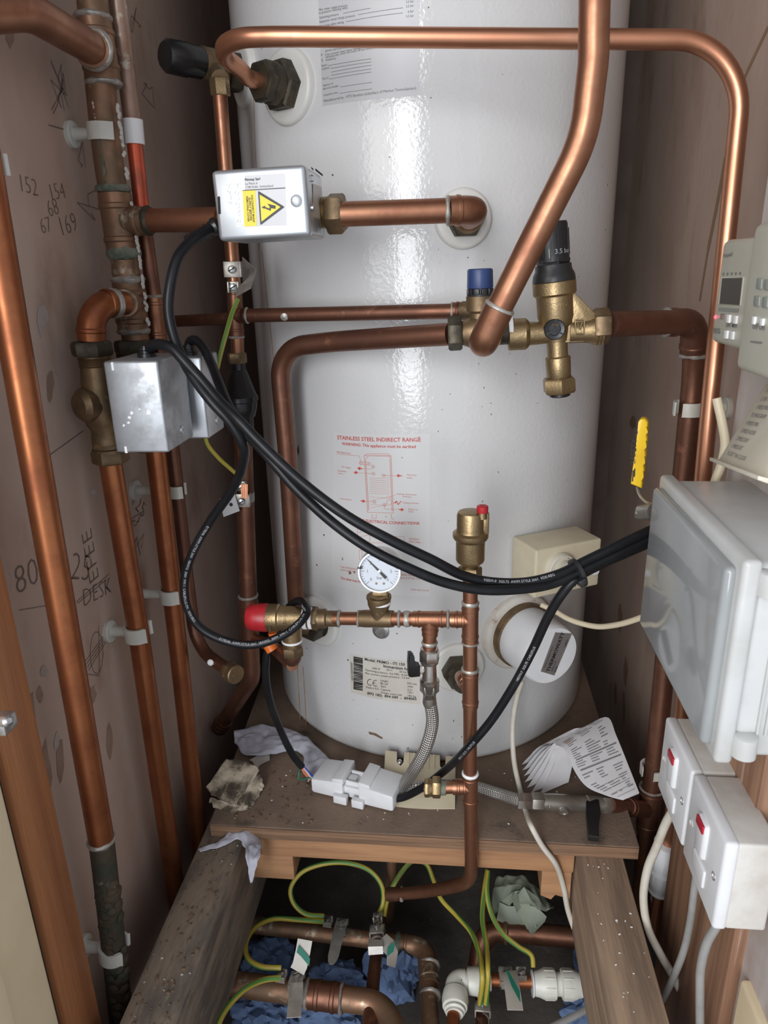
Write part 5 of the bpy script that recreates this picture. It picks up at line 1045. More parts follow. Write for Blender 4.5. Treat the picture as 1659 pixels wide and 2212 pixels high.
# ================================================================== pipework in the floor void
v1 = [PZ(505, 1995, .515), PZ(620, 2008, .515), PZ(850, 2036, .515), PZ(922, 2052, .515), PZ(936, 2120, .512)-Z*.05, PZ(936, 2120, .512)-Z*.075]
v1 = [PZ(470, 1988, .515), PZ(850, 2036, .515), PZ(918, 2046, .515), PZ(936, 2300, .515)]
vp = pipe('copper_pipe', 'rear floor pipe running right from the left joist and turning towards the viewer', 'pipe', v1, R22, [2, .022], 'copperT')
sleeve(vp, [PZ(862, 2037, .515), PZ(921, 2046, .515), PZ(928, 2128, .515)], R22, 'copperT', .024, 'elbow_fitting'); ring(vp, PZ(860, 2037, .515), X, R22*1.14, 'green', .006, 'flux_ring'); ring(vp, PZ(928, 2086, .515), Yv, R22*1.15, 'solder', .005); ring(vp, PZ(930, 2150, .515), Yv, R22*1.12, 'solder', .005)
v2 = [PZ(440, 2116, .56), PZ(840, 2170, .56), PZ(862, 2320, .56)]
vp2 = pipe('copper_pipe', 'front floor pipe under the front earth clamp turning at a bend', 'pipe', v2, R28, .04, 'copperT')
sleeve(vp2, [PZ(666, 2147, .56), PZ(742, 2157, .56)], R28, 'copperD'); ring(vp2, PZ(664, 2146, .56), X, R28*1.1, 'solder', .005); ring(vp2, PZ(738, 2157, .56), X, R28*1.12, 'solder', .004)
v3 = [PZ(1360, 2034, .53), PZ(1060, 2010, .53), PZ(1025, 2028, .53), PZ(1030, 2090, .53)-Z*.04]
vp3 = pipe('copper_pipe', 'dark brown floor pipe running under the right joist', 'pipe', [PZ(1380, 2036, .53), PZ(1045, 2008, .53), PZ(1032, 2090, .50)], R28*.95, .028, 'copperD')
ring(vp3, PZ(1092, 2012, .53), X, R28*1.04, 'copperT', .006)
vp4 = pipe('copper_pipe', 'floor pipe pointing at the viewer below the tall earth clamp', 'pipe', [PZ(822, 1985, .535), PZ(812, 2060, .55), PZ(795, 2240, .565)], R15*1.05, 2, 'copperD')
vp5 = pipe('copper_pipe', 'dull vertical pipe in the gloom behind the tall earth clamp', 'pipe', [PY(848, 1850, .80), PY(838, 1985, .80)], R15, 0, 'copperT')
# push-fit fittings and their pipe
YP = .54
pa = PZ(985, 2118, YP)
pl_ = pipe('copper_pipe', 'copper floor pipe joined by white push-fit fittings in front of the right joist', 'pipe', [PZ(975, 2260, YP), PZ(985, 2112, YP), PZ(1400, 2134, YP)], R15, .006, 'copperO')
def pushend(mb, p, d, r, L): d = V(d).normalized(); return mb.lathe(p, d, [(-.002, r*1.45), (L*.15, r*1.5), (L*.2, r*1.95), (L*.5, r*2.15), (L*.75, r*1.95), (L*.78, r*1.4), (L*.84, r*1.65), (L*.88, r*1.65), (L*.92, r*1.35), (L, r*1.35)], 28)
xd = (PZ(1205, 2124, YP)-pa).normalized(); yd = (PZ(982, 2190, YP)-pa).normalized()
eo = MB().tube(fillet([pa+yd*.012, pa, pa+xd*.012], .008), R15*1.7, 24); pushend(eo, pa+yd*.008, yd, R15, .036); pushend(eo, pa+xd*.008, xd, R15, .036)
tag(eo.build('pushfit_elbow', 'pushfit'), 'white plastic push-fit elbow at the front of the floor void', 'pipe fitting')
def coupling(label, c, d, r, L, mat='pushfit'):
    d = V(d).normalized(); t = thing('pushfit_coupling', label, 'pipe fitting', c); h = L/2
    MB().lathe(c, d, [(-h*.92, r*1.4), (-h*.90, r*1.75), (-h*.72, r*1.9), (-h*.55, r*2.2), (-h*.12, r*2.2), (-h*.08, r*1.7), (h*.08, r*1.7), (h*.12, r*2.2), (h*.55, r*2.2), (h*.72, r*1.9), (h*.90, r*1.75), (h*.92, r*1.4)], 32).build('body', mat, t)
    for s_ in (-1, 1): MB().lathe(c+d*s_*h*.90, d*s_, [(0, r*1.45), (h*.03, r*1.95), (h*.08, r*1.95), (h*.1, r*1.3)], 32).build('collet', 'white', t)
    rb = MB(); x_, y_, z_ = basis(d)
    for s_ in (-1, 1):
        for k_ in range(10): a_ = k_*2*pi/10; rb.box(c+d*s_*h*.34+(x_*cos(a_)+y_*sin(a_))*r*2.2, (h*.36, r*.18, r*.14), (d, x_*sin(a_)-y_*cos(a_), x_*cos(a_)+y_*sin(a_)), .0002)
    o = rb.build('grip_ribs', mat, t)
    return t
coupling('white push-fit coupling on the floor pipe beside the right joist', PZ(1206, 2126, YP), xd, R15, .068)
cdn = (PY(1412, 2020, .735)-PY(1455, 1745, .722)).normalized()
coupling('white push-fit coupling on the upright pipe below the white spurs', PY(1433, 1872, .728), cdn, R15*1.0, .082, 'white')

# ================================================================== pipe clips
def clip(label, p, d, r, wx_, h=.016, open_=None, gap_=44, t=.0026, group='white plastic pipe clips'):
    """open plastic ring clip on a wall at x = wx_, mouth turned away from it"""
    p = V(p); d = V(d).normalized(); s_ = -1 if wx_ < p.x else 1; ow = V((-s_, .12, 0)) if open_ is None else V(open_).normalized(); ow = (ow-d*ow.dot(d)).normalized(); side = d.cross(ow)
    o = thing('pipe_clip', label, 'pipe clip', (wx_, p.y, p.z), group); ri, ro_ = r*1.03, r*1.03+t; rows = []; n = 36; a0 = radians(gap_)
    for i in range(n+1):
        a_ = a0+(2*pi-2*a0)*i/n; e = ow*cos(a_)+side*sin(a_); fl = .0016 if i in (0, n) else 0
        rows.append([p+e*(ri+fl)-d*h/2, p+e*(ro_+fl)-d*h/2, p+e*(ro_+fl)+d*h/2, p+e*(ri+fl)+d*h/2])
    mb = MB().rings(rows); mb.build('jaw', 'pushfit', o)
    w0_ = V((wx_, p.y, p.z)); dd_ = (p-w0_); L = dd_.length-ri; dd_.normalize()
    MB().lathe(w0_, dd_, [(0, .0125), (.004, .0125), (.005, .0115), (.005, .006), (max(.006, L), .005)], 24).build('base', 'pushfit', o); return o
ud = lambda a, b: (V(b)-V(a)).normalized()
clip('white pipe clip on the nearest orange pipe, low beside the door frame', PY(247, 2050, .512), ud(PY(246, 2000, .512), PY(253, 2110, .512)), R22*1.1, WL, .016, t=.003)
clip('white pipe clip at the left picture edge on the nearest orange pipe', PY(-36, 352, .51), Z, R22*1.08, WL, .014)
clip('white pipe clip on the second pipe from the door frame', PY(299, 1365, YZ), ud(PY(236, 985, YZ), PY(300, 1370, YZ)), R22*1.03, WL, .0165, gap_=42, t=.003)
clip('white pipe clip on the third pipe from the door frame', PY(371, 1284, .735), ud(PY(335, 960, .735), PY(385, 1400, .735)), R22, WL, .0165)
clip('small white pipe clip on the thin capped pipe', PY(383, 1060, YT), ud(PY(380, 1030, YT), PY(409, 1290, YT)), R15*1.05, WL, .0145, gap_=46)
clip('yellowed white pipe clip on the main riser near the top left', PY(229, 287, YR), ud(PY(205, 60, YR), PY(232, 340, YR)), R28, WL, .0155, gap_=50)
clip('white pipe clip on the brown right-hand pipe above the junction box', PY(1486, 882, .842), Z, .0134, WR, .0155, (-.8, -.6, 0), 18)
clip('white pipe clip on the brown right-hand pipe beside the further spur', PY(1410, 1662, .807), Z, .0134, WR, .0125, (-.6, -.8, 0), 26)

# ================================================================== earth clamps
def strip(pts, w, wd, name, mat, root, t=.0007):
    """thin bent metal strip through pts, width along wd"""
    P = [V(p) for p in pts]; rows = []
    for i, p in enumerate(P):
        a_ = P[max(0, i-1)]; b_ = P[min(len(P)-1, i+1)]; d = (b_-a_).normalized(); w_ = V(wd); w_ = (w_-d*w_.dot(d)).normalized(); n = d.cross(w_)*t/2; ww = (w[i] if isinstance(w, list) else w)/2
        rows.append([p-w_*ww-n, p+w_*ww-n, p+w_*ww+n, p-w_*ww+n])
    return MB().rings(rows).build(name, mat, root)
def clamp(label, p, d, r, up, side=1, mat='clampM', screw_rot=.5):
    p = V(p); d = V(d).normalized(); up = V(up); up = (up-d*up.dot(d)).normalized(); cr_ = d.cross(up)*side
    t = thing('earth_clamp', label, 'earth clamp', p, 'tin earth clamps on copper pipes'); x_, y_ = up, d.cross(up); n = 28
    MB().rings([[p+d*dz+(x_*cos(2*pi*j/n)+y_*sin(2*pi*j/n))*(r*k_) for j in range(n)] for dz, k_ in ((-.006, 1.02), (-.006, 1.12), (.006, 1.12), (.006, 1.02))]).build('strap', mat, t)
    fr_ = (d, y_, up); c_ = p+up*(r+.006)
    MB().box(c_, (.017, .020, .002), fr_, .0005).box(c_+y_*.009-up*.004, (.017, .002, .010), fr_, .0005).box(c_-y_*.009-up*.004, (.017, .002, .010), fr_, .0005).build('bridge', mat, t)
    def scr(q, nm):
        MB().lathe(q, up, [(0, .0025), (.005, .0025), (.005, .0044), (.0072, .0042), (.0078, .003), (.0078, 0)], 18).build(nm, 'steel', t)
        a_ = axes(up, screw_rot); MB().box(q+up*.0078, (.0075, .0012, .0006), a_).build('screw_slot', 'gap', t)
    scr(c_, 'clamp_screw')
    tb_ = c_+d*side*.019+up*.001; MB().box(tb_-up*.002, (.012, .013, .0022), fr_, .0005).box(tb_+y_*.0055+up*.002, (.012, .002, .007), fr_, .0004).box(tb_-y_*.0055+up*.002, (.012, .002, .007), fr_, .0004).build('terminal', mat, t); scr(tb_, 'terminal_screw')
    return t
k1 = clamp('earth clamp on the left discharge pipe with a bent pointed tag', PY(506, 582, YD), ud(PY(508, 640, YD), PY(475, 205, YD)), R15, (.15, -1, .1), -1)
MB().prism([PY(523, 555, .812), PY(553, 583, .800), PY(548, 600, .797), PY(541, 590, .80), PY(524, 608, .808)], V((.0004, .0006, 0))).build('bent_tag', 'steel', k1)
MB().prism([PY(553, 583, .800), PY(541, 624, .792), PY(508, 642, .797), PY(512, 622, .80), PY(530, 607, .802)], V((.0004, .0006, 0))).build('bent_tag', 'clampM', k1)
k2 = clamp('earth clamp on the wide waste pipe with a white tag to its left', PY(528, 1072, YD), ud(PY(537, 1290, YD), PY(524, 925, YD)), R22*1.02, (.1, -1, .1), 1)
cpw = MB()
for i in range(7): cpw.tube([PY(521+i*2.2, 1046, .815), PY(522+i*2.0, 1076, .812)], .0007, 6)
cpw.build('bare_strands', 'copperP', k2)
tg2 = MB().prism([PY(474, 1078, .822), PY(506, 1066, .818), PY(517, 1104, .818), PY(483, 1117, .822)], V((.0004, .001, 0))).build('tag', 'paper', k2)
MB().lathe(PY(499, 1090, .8182), V((-.1, -1, 0)), [(0, .0022), (.0004, .0022), (.0004, 0)], 16).build('tag_hole', 'gap', tg2)
vd1 = ud(PZ(470, 1988, .515), PZ(850, 2036, .515))
k3 = clamp('rear earth clamp with a long round-ended strip on the floor pipe', PZ(738, 2018, .515), vd1, R22, (0, .05, 1), -1)
strip([PZ(735, 2004, .536), PZ(732, 2012, .540), PZ(727, 2035, .547), PZ(720, 2066, .553), PZ(717, 2078, .555), PZ(716, 2084, .556)], [.0155, .0155, .0150, .0140, .010, .004], (1, 0, 0), 'strip_end', 'tin', k3)
vd2 = ud(PZ(440, 2116, .56), PZ(840, 2170, .56))
k4 = clamp('front earth clamp with a green-striped tag on the thick floor pipe', PZ(642, 2143, .56), vd2, R28, (0, .05, 1), -1)
tg4 = strip([PZ(642, 2098, .588), PZ(648, 2085, .594), PZ(654, 2058, .604), PZ(659, 2030, .613)], .0185, (1, 0, 0), 'tag', 'paper3', k4)
MB().prism([PZ(645, 2045, .609)+Z*.002, PZ(659, 2060, .604)+Z*.002, PZ(670, 2074, .6)+Z*.002, PZ(668, 2090, .595)+Z*.002, PZ(650, 2068, .602)+Z*.002, PZ(641, 2060, .605)+Z*.002], Z*.0006).build('tag_stripe', 'tagG', tg4)
strip([PZ(640, 2122, .584), PZ(640, 2135, .588), PZ(637, 2170, .594), PZ(635, 2198, .598)], .0165, (1, 0, 0), 'strip_end', 'tin', k4)
k5 = clamp('tall earth clamp standing on the floor pipe that points at the viewer', PZ(817, 2028, .545), ud(PZ(812, 2060, .55), PZ(822, 1985, .535)), R15*1.05, (-.1, -.5, 1), 1)
tg5 = strip([PZ(822, 2030, .565), PZ(836, 2040, .568), PZ(848, 2060, .560), PZ(845, 2088, .552)], .022, (.3, 1, 0), 'tag', 'paper3', k5)
MB().prism([PZ(838, 2045, .572), PZ(853, 2035, .572), PZ(850, 2055, .566), PZ(836, 2066, .566)], Z*.0006).build('tag_stripe', 'tagG', tg5)
strip([PZ(812, 2030, .568), PZ(811, 2045, .572), PZ(812, 2062, .566)], .019, (1, 0, 0), 'strip_end', 'tin', k5)
k6 = clamp('earth clamp with hanging green-striped tag beside the white coupling', PZ(1092, 2120, YP), xd, R15, (0, -.1, 1), 1)
tg6 = strip([PZ(1098, 2098, .560), PZ(1103, 2112, .568), PZ(1108, 2145, .570), PZ(1113, 2182, .572)], .0185, (1, .2, 0), 'tag', 'paper3', k6)
MB().prism([PZ(1092, 2104, .566)+Z*.007, PZ(1098, 2106, .568)+Z*.007, PZ(1122, 2150, .572)+Z*.007, PZ(1124, 2176, .573)+Z*.007, PZ(1104, 2138, .571)+Z*.007], Z*.0006).build('tag_stripe', 'tagG', tg6)
vq = pipe('copper_pipe', 'short floor pipe under the bottom earth clamp', 'pipe', [PZ(1036, 2100, .49), PZ(1045, 2300, .525)], R15, 0, 'copperD')
k7 = clamp('bottom earth clamp holding two earth cables at the picture edge', PZ(1042, 2196, .507), ud(PZ(1045, 2300, .525), PZ(1036, 2100, .49)), R15, (0, -.2, 1), 1)

# ================================================================== loose things
# white in-line connector box on the shelf
q0, q1 = PZ(672, 1712, ZB+.004), PZ(850, 1756, ZB+.004); ex = (q1-q0); Lc = ex.length; ex.normalize(); ey = Z.cross(ex).normalized(); fr_ = (ex, ey, Z)
wc = thing('cable_connector', 'white plastic in-line cable connector box lying on the front of the shelf', 'connector', q0+ex*Lc/2)
Wc = .046
def cb_(u0, u1, v0, v1, z0, z1, z0b=None, bev=.0015, mb=None, zt2=None):
    zt2 = z1 if zt2 is None else zt2
    P = lambda u, v, z: q0+ex*u+ey*v+Z*z
    return mb.hexa([P(u0, v0, z0), P(u1, v0, z0), P(u1, v1, z0), P(u0, v1, z0), P(u0, v0, z1), P(u1, v0, zt2), P(u1, v1, zt2), P(u0, v1, z1)], bev)
mb = MB(); cb_(0, Lc*.40, 0, Wc, 0, .022, None, .004, mb, .027); cb_(Lc*.26, Lc*.40, .002, Wc-.002, .018, .029, None, .002, mb, .031); mb.build('left_shell', 'white', wc)
mb = MB(); cb_(Lc*.58, Lc, 0, Wc, 0, .029, None, .004, mb, .024); cb_(Lc*.58, Lc*.72, .002, Wc-.002, .018, .033, None, .002, mb, .031); mb.build('right_shell', 'white', wc)
mb = MB(); cb_(Lc*.38, Lc*.60, .006, Wc-.006, .002, .018, None, .001, mb); cb_(Lc*.40, Lc*.58, .010, .013, .016, .024, None, .0008, mb); cb_(Lc*.40, Lc*.58, .030, .033, .016, .024, None, .0008, mb); cb_(Lc*.40, Lc*.50, .016, .027, .016, .022, None, .0008, mb); mb.build('plug_centre', 'white', wc)
mb = MB(); cb_(Lc*.30, Lc*.46, -.006, .002, -.002, .010, None, .001, mb); cb_(Lc*.52, Lc*.66, -.006, .002, -.002, .010, None, .001, mb); mb.build('latch', 'white', wc)
# cream cover plate leaning on the cylinder
lp = [PZ(826, 1738, ZB+.001), PZ(983, 1747, ZB+.001)]; lt = [PY(832, 1621, .812), PY(984, 1634, .814)]
cpl = thing('blank_cover_plate', 'cream plastic cover plate with notched top leaning on the cylinder base', 'cover plate', (lp[0]+lp[1])/2)
eu_ = (lp[1]-lp[0]); ev_ = (lt[0]-lp[0]); pn = eu_.cross(ev_).normalized(); pn = pn if pn.y < 0 else -pn
def pp_(u, v, h=0): return lp[0]+eu_*u+ev_*v+(lt[1]-lp[1]-ev_)*u*v+pn*h
outl = [(0, 0), (.5, -.05), (1, 0), (1, 1), (.86, 1), (.86, .78), (.82, .72), (.78, .78), (.78, 1), (.27, 1), (.27, .80), (.23, .72), (.17, .80), (.17, 1), (0, 1)]
MB().prism([pp_(*q) for q in outl], -pn*.002, .0003).build('plate', 'cream', cpl)
rb = MB()
for u_ in (.32, .40, .52, .60, .68): rb.hexa([pp_(u_, .70, 0), pp_(u_+.03, .70, 0), pp_(u_+.03, .99, 0), pp_(u_, .99, 0), pp_(u_, .70, .0018), pp_(u_+.03, .70, .0018), pp_(u_+.03, .99, .0018), pp_(u_, .99, .0018)], .0003)
rb.build('ribs', 'cream', cpl)
MB().lathe(pp_(.215, .80, -.001), pn, [(0, .0032), (.003, .0032), (.004, .002), (.0042, 0)], 16).build('screw', 'steel', cpl)
# yellow tool handle hanging behind the junction box
YH = .69
yh = thing('tool_handle', 'yellow plastic tool handle hanging on the right wall above the junction box', 'tool', PY(1375, 1054, YH))
L_ = [(1378, 912), (1376, 940), (1372, 980), (1367, 1010), (1362, 1046)]; R_ = [(1386, 1056), (1389, 1040), (1386, 1030), (1393, 1018), (1392, 1006), (1389, 1000), (1396, 986), (1395, 972), (1392, 966), (1399, 952), (1398, 940), (1395, 934), (1400, 922), (1399, 912), (1393, 905), (1384, 905)]
MB().prism([PY(*q, YH) for q in L_+R_], V((.004, .012, 0)), .0018).build('grip', 'yellowP', yh)
PHn = Plane(PY(1380, 980, YH), X, Z)
prints(PHn, [('l', [(1374, 930), (1376, 934), (1373, 940)], .002), ('t', 'SAFETY', (1372, 1002), (1376, 948)), ('l', [(1368, 1016), (1366, 1040)], .0012), ('l', [(1371, 1012), (1370, 1030)], .0012)], 'grip_print', 'ink', yh, h=.0003)
MB().tube(spline([PY(1376, 1053, YH+.006), PY(1380, 1066, YH), PY(1388, 1078, .68), PY(1402, 1088, .668), PY(1420, 1092, .66)], 8), .0014, 8).build('wire_hook', 'steel', yh)
jg = MB().hexn(PY(1388, 1107, .662), V((-.9, .45, 0)), .0068, .006).lathe(PY(1412, 1106, .65), (PY(1388, 1107, .662)-PY(1412, 1106, .65)), [(0, .0078), (.016, .0074)], 24).build('cable_gland', 'chromeD', jb)
# folded instruction booklet
bk = thing('instruction_booklet', 'folded printed booklet sprawled on the shelf behind the lower right valve', 'booklet', PZ(1250, 1700, ZB))
fe = spline([PZ(1196, 1604, .797), PZ(1218, 1612, .799), PZ(1231, 1634, .792), PZ(1242, 1662, .782), PZ(1268, 1697, .770), PZ(1310, 1716, .764), PZ(1346, 1727, .762)], 5)
be = spline([PZ(1262, 1570, .803), PZ(1313, 1549, .806), PZ(1330, 1586, .798), PZ(1345, 1622, .788), PZ(1358, 1655, .778), PZ(1370, 1685, .772), PZ(1381, 1713, .768)], 5)
class Page:
    def __init__(s, a_, b_): s.a = a_; s.b = b_
    def at(s, u, v, h=0):
        """u: across 0..1 front to back edge, v: 0..1 along the curl"""
        t_ = max(0, min(.9999, v))*(len(s.a)-1); i = int(t_); f = t_-i; p = s.a[i].lerp(s.a[i+1], f); q = s.b[i].lerp(s.b[i+1], f)
        nrm = (q-p).cross(s.a[i+1]-s.a[i]).normalized(); nrm = nrm if nrm.z > 0 else -nrm
        return p.lerp(q, u)+nrm*h
pgx = Page(fe, be)
bkm = MB()
for off in (0, -.0016, -.0032): bkm.grid([[pgx.at(i/10, j/28, off) for i in range(11)] for j in range(29)])
pgo = bkm.build('top_pages', 'booklet', bk, fix=False)
def words(sh, rows, name, mat, parent, h=.0005):
    mb = MB()
    for (v0, v1, u0, u1) in rows: mb.grid([[sh.at(u0+(u1-u0)*i/6, v0, h) for i in range(7)], [sh.at(u0+(u1-u0)*i/6, v1, h) for i in range(7)]])
    return mb.build(name, mat, parent, fix=False)
words(pgx, [(.40, .415, .08, .94), (.52, .535, .08, .94), (.93, .935, .05, .9), (.86, .865, .05, .9), (.79, .795, .05, .9), (.73, .735, .05, .9)], 'table_rules', 'greyink', pgo)
r = random.Random(12); rows = []
for i in range(30):
    v = .10+i*.0275
    for u0, u1 in ((.06, .30), (.36, .66), (.70, .92)):
        if r.random() < .75 and not (.38 < v < .43 or .5 < v < .55): rows.append((v, v+.009, u0, u0+(u1-u0)*r.uniform(.35, 1)))
words(pgx, rows, 'small_print', 'greyink', pgo); words(pgx, [(.12, .126, .05, .2), (.15, .156, .05, .16)], 'orange_print', 'orange', pgo)
fm = MB(); A1, A2 = PZ(1196, 1604, .797), PZ(1262, 1570, .803)
for k_, (x, y) in enumerate([(1127, 1652), (1128, 1664), (1131, 1677), (1133, 1690), (1138, 1702), (1148, 1712), (1166, 1716)]):
    e0_ = PZ(x, y, ZB+.022-k_*.0033); e1_ = PZ(x+62, y-26, ZB+.03-k_*.0035); m0_ = A1.lerp(e0_, .45)+Z*.010-X*.004*k_*-.4; m1_ = A2.lerp(e1_, .45)+Z*.012
    l0 = spline([A1-Z*.0005*k_, m0_, e0_], 6); l1_ = spline([A2-Z*.0005*k_, m1_, e1_], 6)
    fm.grid([[a_.lerp(b_, i/6)+Z*(.0015*noise.noise(V((i*.7, j*.5, k_)))) for i in range(7)] for j, (a_, b_) in enumerate(zip(l0, l1_))])
fm.build('loose_leaves', 'booklet', bk, fix=False)
# crumpled cloths
def rag(name, label, cat, up_, lo_, mat, amp=.010, f=38, nu=60, nv=22, seed=0, th=.0006, sag=0):
    a_ = spline(up_, 12); b_ = spline(lo_, 12); rows = []
    for j in range(nv+1):
        row = []
        for i in range(nu+1):
            t_ = i/nu*.9999; i0 = int(t_*(len(a_)-1)); ff = t_*(len(a_)-1)-i0; i1 = int(t_*(len(b_)-1)); fg = t_*(len(b_)-1)-i1
            p = a_[i0].lerp(a_[min(i0+1, len(a_)-1)], ff); q = b_[i1].lerp(b_[min(i1+1, len(b_)-1)], fg); c_ = p.lerp(q, j/nv); s_ = c_*f+V((seed, 0, 0))
            e_ = sin(pi*j/nv)**.5
            h_ = amp*(abs(noise.noise(s_))*1.3+.5*abs(noise.noise(s_*2.3))+.3*noise.noise(s_*4.7))*(.25+.75*e_)
            row.append(c_+Z*h_+V((noise.noise(s_*1.7+V((5, 1, 2))), noise.noise(s_*1.7+V((1, 9, 2))), 0))*amp*.45)
        rows.append(row)
    o = MB().grid(rows).build(name, mat, solid=th, fix=False); return tag(o, label, cat)
rag('tissue', 'crumpled grey tissue strip on the shelf at the left of the cylinder', 'tissue', [PZ(508, 1583, .748), PZ(552, 1568, .748), PZ(610, 1572, .748), PZ(655, 1592, .748), PZ(692, 1622, .748), PZ(722, 1656, .746)], [PZ(503, 1606, .744), PZ(535, 1632, .744), PZ(595, 1632, .744), PZ(640, 1624, .744), PZ(660, 1660, .744), PZ(668, 1694, .743)], 'tissueW', .010, 26, seed=3)
rag('torn_paper', 'torn grey paper scrap draped over the left joist below the shelf', 'paper', [PZ(428, 1834, .724), PZ(478, 1815, .726), PZ(508, 1784, .728), PZ(540, 1785, .730), PZ(556, 1810, .728)+V((.004, 0, -.006)), PY(560, 1850, .655), PY(545, 1905, .652)], [PZ(432, 1840, .724), PZ(480, 1830, .725), PZ(512, 1814, .727), PZ(524, 1826, .727), PY(533, 1850, .652), PY(536, 1885, .652), PY(542, 1908, .652)], 'tissueW', .005, 60, 50, 12, 8)
ch = thing('plaster_rubble', 'mouldy broken plaster lump on the left corner of the shelf', 'rubble', PZ(500, 1700, ZB))
def chunk(px, z0, z1, name, mat, seed):
    top_ = [PZ(x, y, z1) for x, y in px]; bm = bmesh.new(); r = random.Random(seed); dense = []
    for i, p in enumerate(top_):
        q = top_[(i+1) % len(top_)]
        for k_ in range(4): dense.append(p.lerp(q, k_/4)+V((r.uniform(-1, 1), r.uniform(-1, 1), r.uniform(-.6, .6)))*.0016)
    mb = MB(); n = len(dense); c_ = sum(dense, V())/n; rows = []
    for s_, z_ in ((.02, 1), (.35, 1), (.7, 1), (1, 1), (1.03, .6), (.99, .25), (.94, 0)):
        rows.append([V((c_.x+(p.x-c_.x)*s_, c_.y+(p.y-c_.y)*s_, z0+(p.z-z0)*z_+(.0022*noise.noise(p*90*s_+V((seed, 0, 0))) if z_ == 1 else 0)))+V((r.uniform(-1, 1), r.uniform(-1, 1), 0))*(.001 if z_ < 1 else .0003) for p in dense])
    return mb.rings(rows).build(name, mat, ch)
def slabp(px, zs, th_, name, mat, seed):
    r = random.Random(seed); top_ = [PZ(x, y, z_) for (x, y), z_ in zip(px, zs)]; den = []
    for i, p in enumerate(top_):
        q = top_[(i+1) % len(top_)]
        for k_ in range(5): den.append(p.lerp(q, k_/5)+V((r.uniform(-1, 1), r.uniform(-1, 1), 0))*.0011)
    c_ = sum(den, V())/len(den); nrm = (top_[1]-top_[0]).cross(top_[2]-top_[0]).normalized(); nrm = nrm if nrm.z > 0 else -nrm; rows = []
    for s_ in (.02, .3, .6, .85, .97, 1): rows.append([c_.lerp(p, s_)+nrm*(.0022*noise.noise(c_.lerp(p, s_)*130)*.5) for p in den])
    for t_ in (.35, .7, 1): rows.append([p-nrm*th_*t_+V((r.uniform(-1, 1), r.uniform(-1, 1), 0))*.0012 for p in den])
    return MB().rings(rows).build(name, mat, ch, sharp=25)
slabp([(446, 1700), (488, 1640), (530, 1644), (557, 1656), (504, 1736), (470, 1722)], [.757, .774, .774, .772, .753, .755], .010, 'main_slab', 'rubble', 1)
slabp([(505, 1732), (530, 1704), (558, 1672), (563, 1690), (552, 1712), (536, 1738)], [.750, .755, .760, .752, .748, .746], .007, 'side_slab', 'rubble', 5)
slabp([(455, 1722), (500, 1735), (535, 1742), (500, 1748), (462, 1738)], [.748, .748, .745, .744, .745], .004, 'lower_slab', 'rubble', 9)
slabp([(540, 1640), (586, 1616), (580, 1640), (556, 1656)], [.744, .744, .743, .743], .0015, 'flat_flake', 'paper3', 7)
def wad(label, x, y, z, w, d, h, mat='tissueB', seed=0, f=22, name='tissue_wad', cat='tissue', group='blue tissue in the floor void'):
    c_ = PZ(x, y, z); bm = bmesh.new(); bmesh.ops.create_icosphere(bm, subdivisions=4, radius=1); rr_ = random.Random(seed)
    for v in bm.verts:
        s_ = v.co*1.25+V((seed, seed*.7, 0)); k_ = 1+.55*(abs(noise.noise(s_))-.3)+.5*(abs(noise.noise(s_*1.9+V((9, 0, 0))))-.25)+.16*(abs(noise.noise(s_*3.6))-.2)
        v.co = V((v.co.x*w*k_, v.co.y*d*k_, v.co.z*h*k_))+c_
    mb = MB(); mb.bm.free(); mb.bm = bm
    return tag(mb.build(name, mat, sharp=26), label, cat, group)
wad('blue tissue wad under the rear floor pipe at the left joist', 575, 2086, .468, .038, .033, .036, seed=1)
wad('blue tissue wad between the rear and front floor pipes, near the middle', 735, 2118, .468, .040, .024, .028, seed=7)
wad('large blue tissue wad beside the tall earth clamp', 852, 2096, .478, .037, .038, .042, seed=13)
wad('blue tissue wad at the bottom edge below the front floor pipe, left', 572, 2192, .50, .040, .026, .028, seed=19)
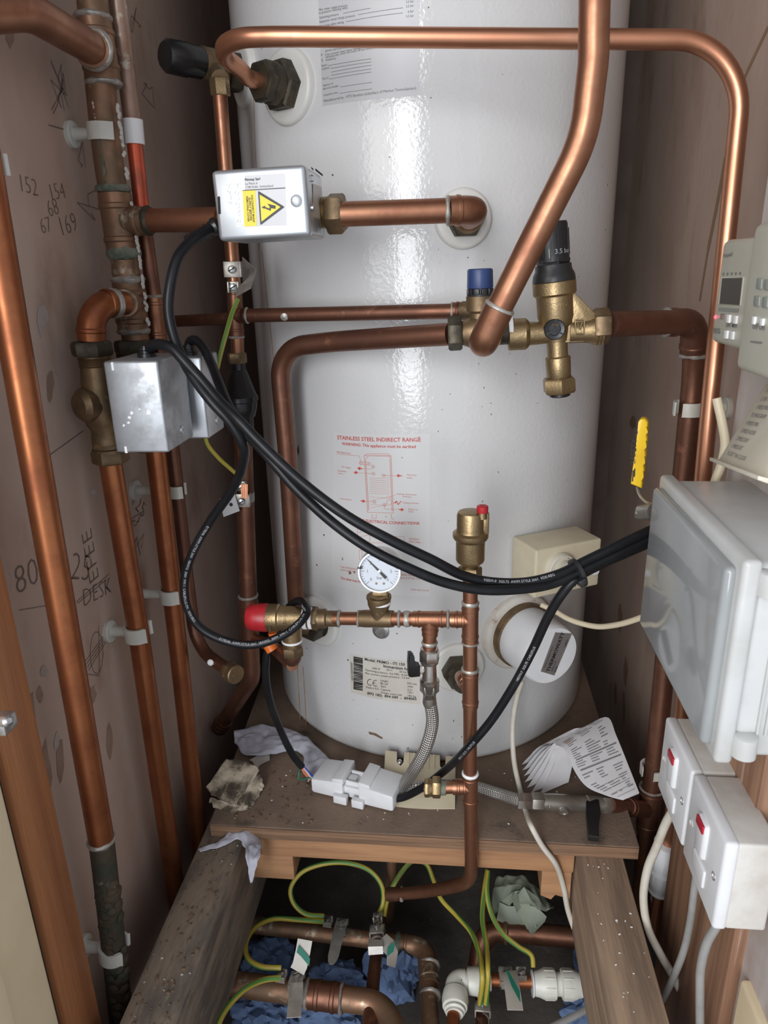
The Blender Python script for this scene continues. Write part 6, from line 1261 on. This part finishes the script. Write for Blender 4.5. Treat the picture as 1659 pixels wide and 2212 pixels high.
wad('blue tissue wad at the bottom edge under the pipe bend', 712, 2200, .49, .040, .022, .025, seed=23)
wad('blue tissue poking up behind the white coupling by the right joist', 1268, 2070, .478, .018, .022, .04, seed=29)
wad('blue tissue wad in the bottom right corner of the floor void', 1275, 2188, .485, .036, .028, .03, seed=31)
# green-grey polythene bag
bg_ = [[(1072, 1894), (1098, 1889), (1128, 1893), (1156, 1910), (1182, 1930), (1197, 1962)], [(1064, 1922), (1092, 1915), (1124, 1908), (1150, 1928), (1172, 1950), (1188, 1968)], [(1062, 1950), (1088, 1946), (1112, 1930), (1132, 1918), (1150, 1945), (1168, 1966)], [(1066, 1975), (1090, 1968), (1108, 1950), (1118, 1935), (1122, 1948), (1126, 1956)]]
bz = [[.575, .595, .600, .590, .570, .555], [.565, .590, .605, .602, .585, .570], [.545, .570, .598, .612, .598, .58], [.52, .545, .58, .602, .585, .57]]
rows = []
for j in range(31):
    v = j/30*2.9999; j0 = int(v); fj = v-j0; row = []
    for i in range(41):
        u = i/40*4.9999; i0 = int(u); fi = u-i0
        g_ = lambda a, b: PZ(*bg_[b][a], bz[b][a]); p = g_(i0, j0).lerp(g_(i0+1, j0), fi).lerp(g_(i0, j0+1).lerp(g_(i0+1, j0+1), fi), fj)
        row.append(p+Z*(.006*noise.noise(p*45)+.003*noise.noise(p*110)))
    rows.append(row)
bag = thing('plastic_bag', 'crumpled green-grey plastic bag in the floor void below the shelf', 'bag', PZ(1130, 1970, .47))
MB().grid(rows).build('outer_fold', 'bag', bag, solid=.0008, fix=False)
strip([PZ(1110, 1955, .585), PZ(1122, 1938, .588), PZ(1132, 1942, .582), PZ(1130, 1960, .575), PZ(1145, 1975, .57), PZ(1160, 1992, .56), PZ(1162, 2006, .55)], .03, (0, .3, 1), 'inner_fold', 'bag', bag)
strip([PZ(1075, 1975, .55), PZ(1095, 1985, .55), PZ(1120, 1985, .55), PZ(1135, 1995, .545), PZ(1140, 2008, .54)], .035, (0, .4, 1), 'lower_fold', 'bag', bag)
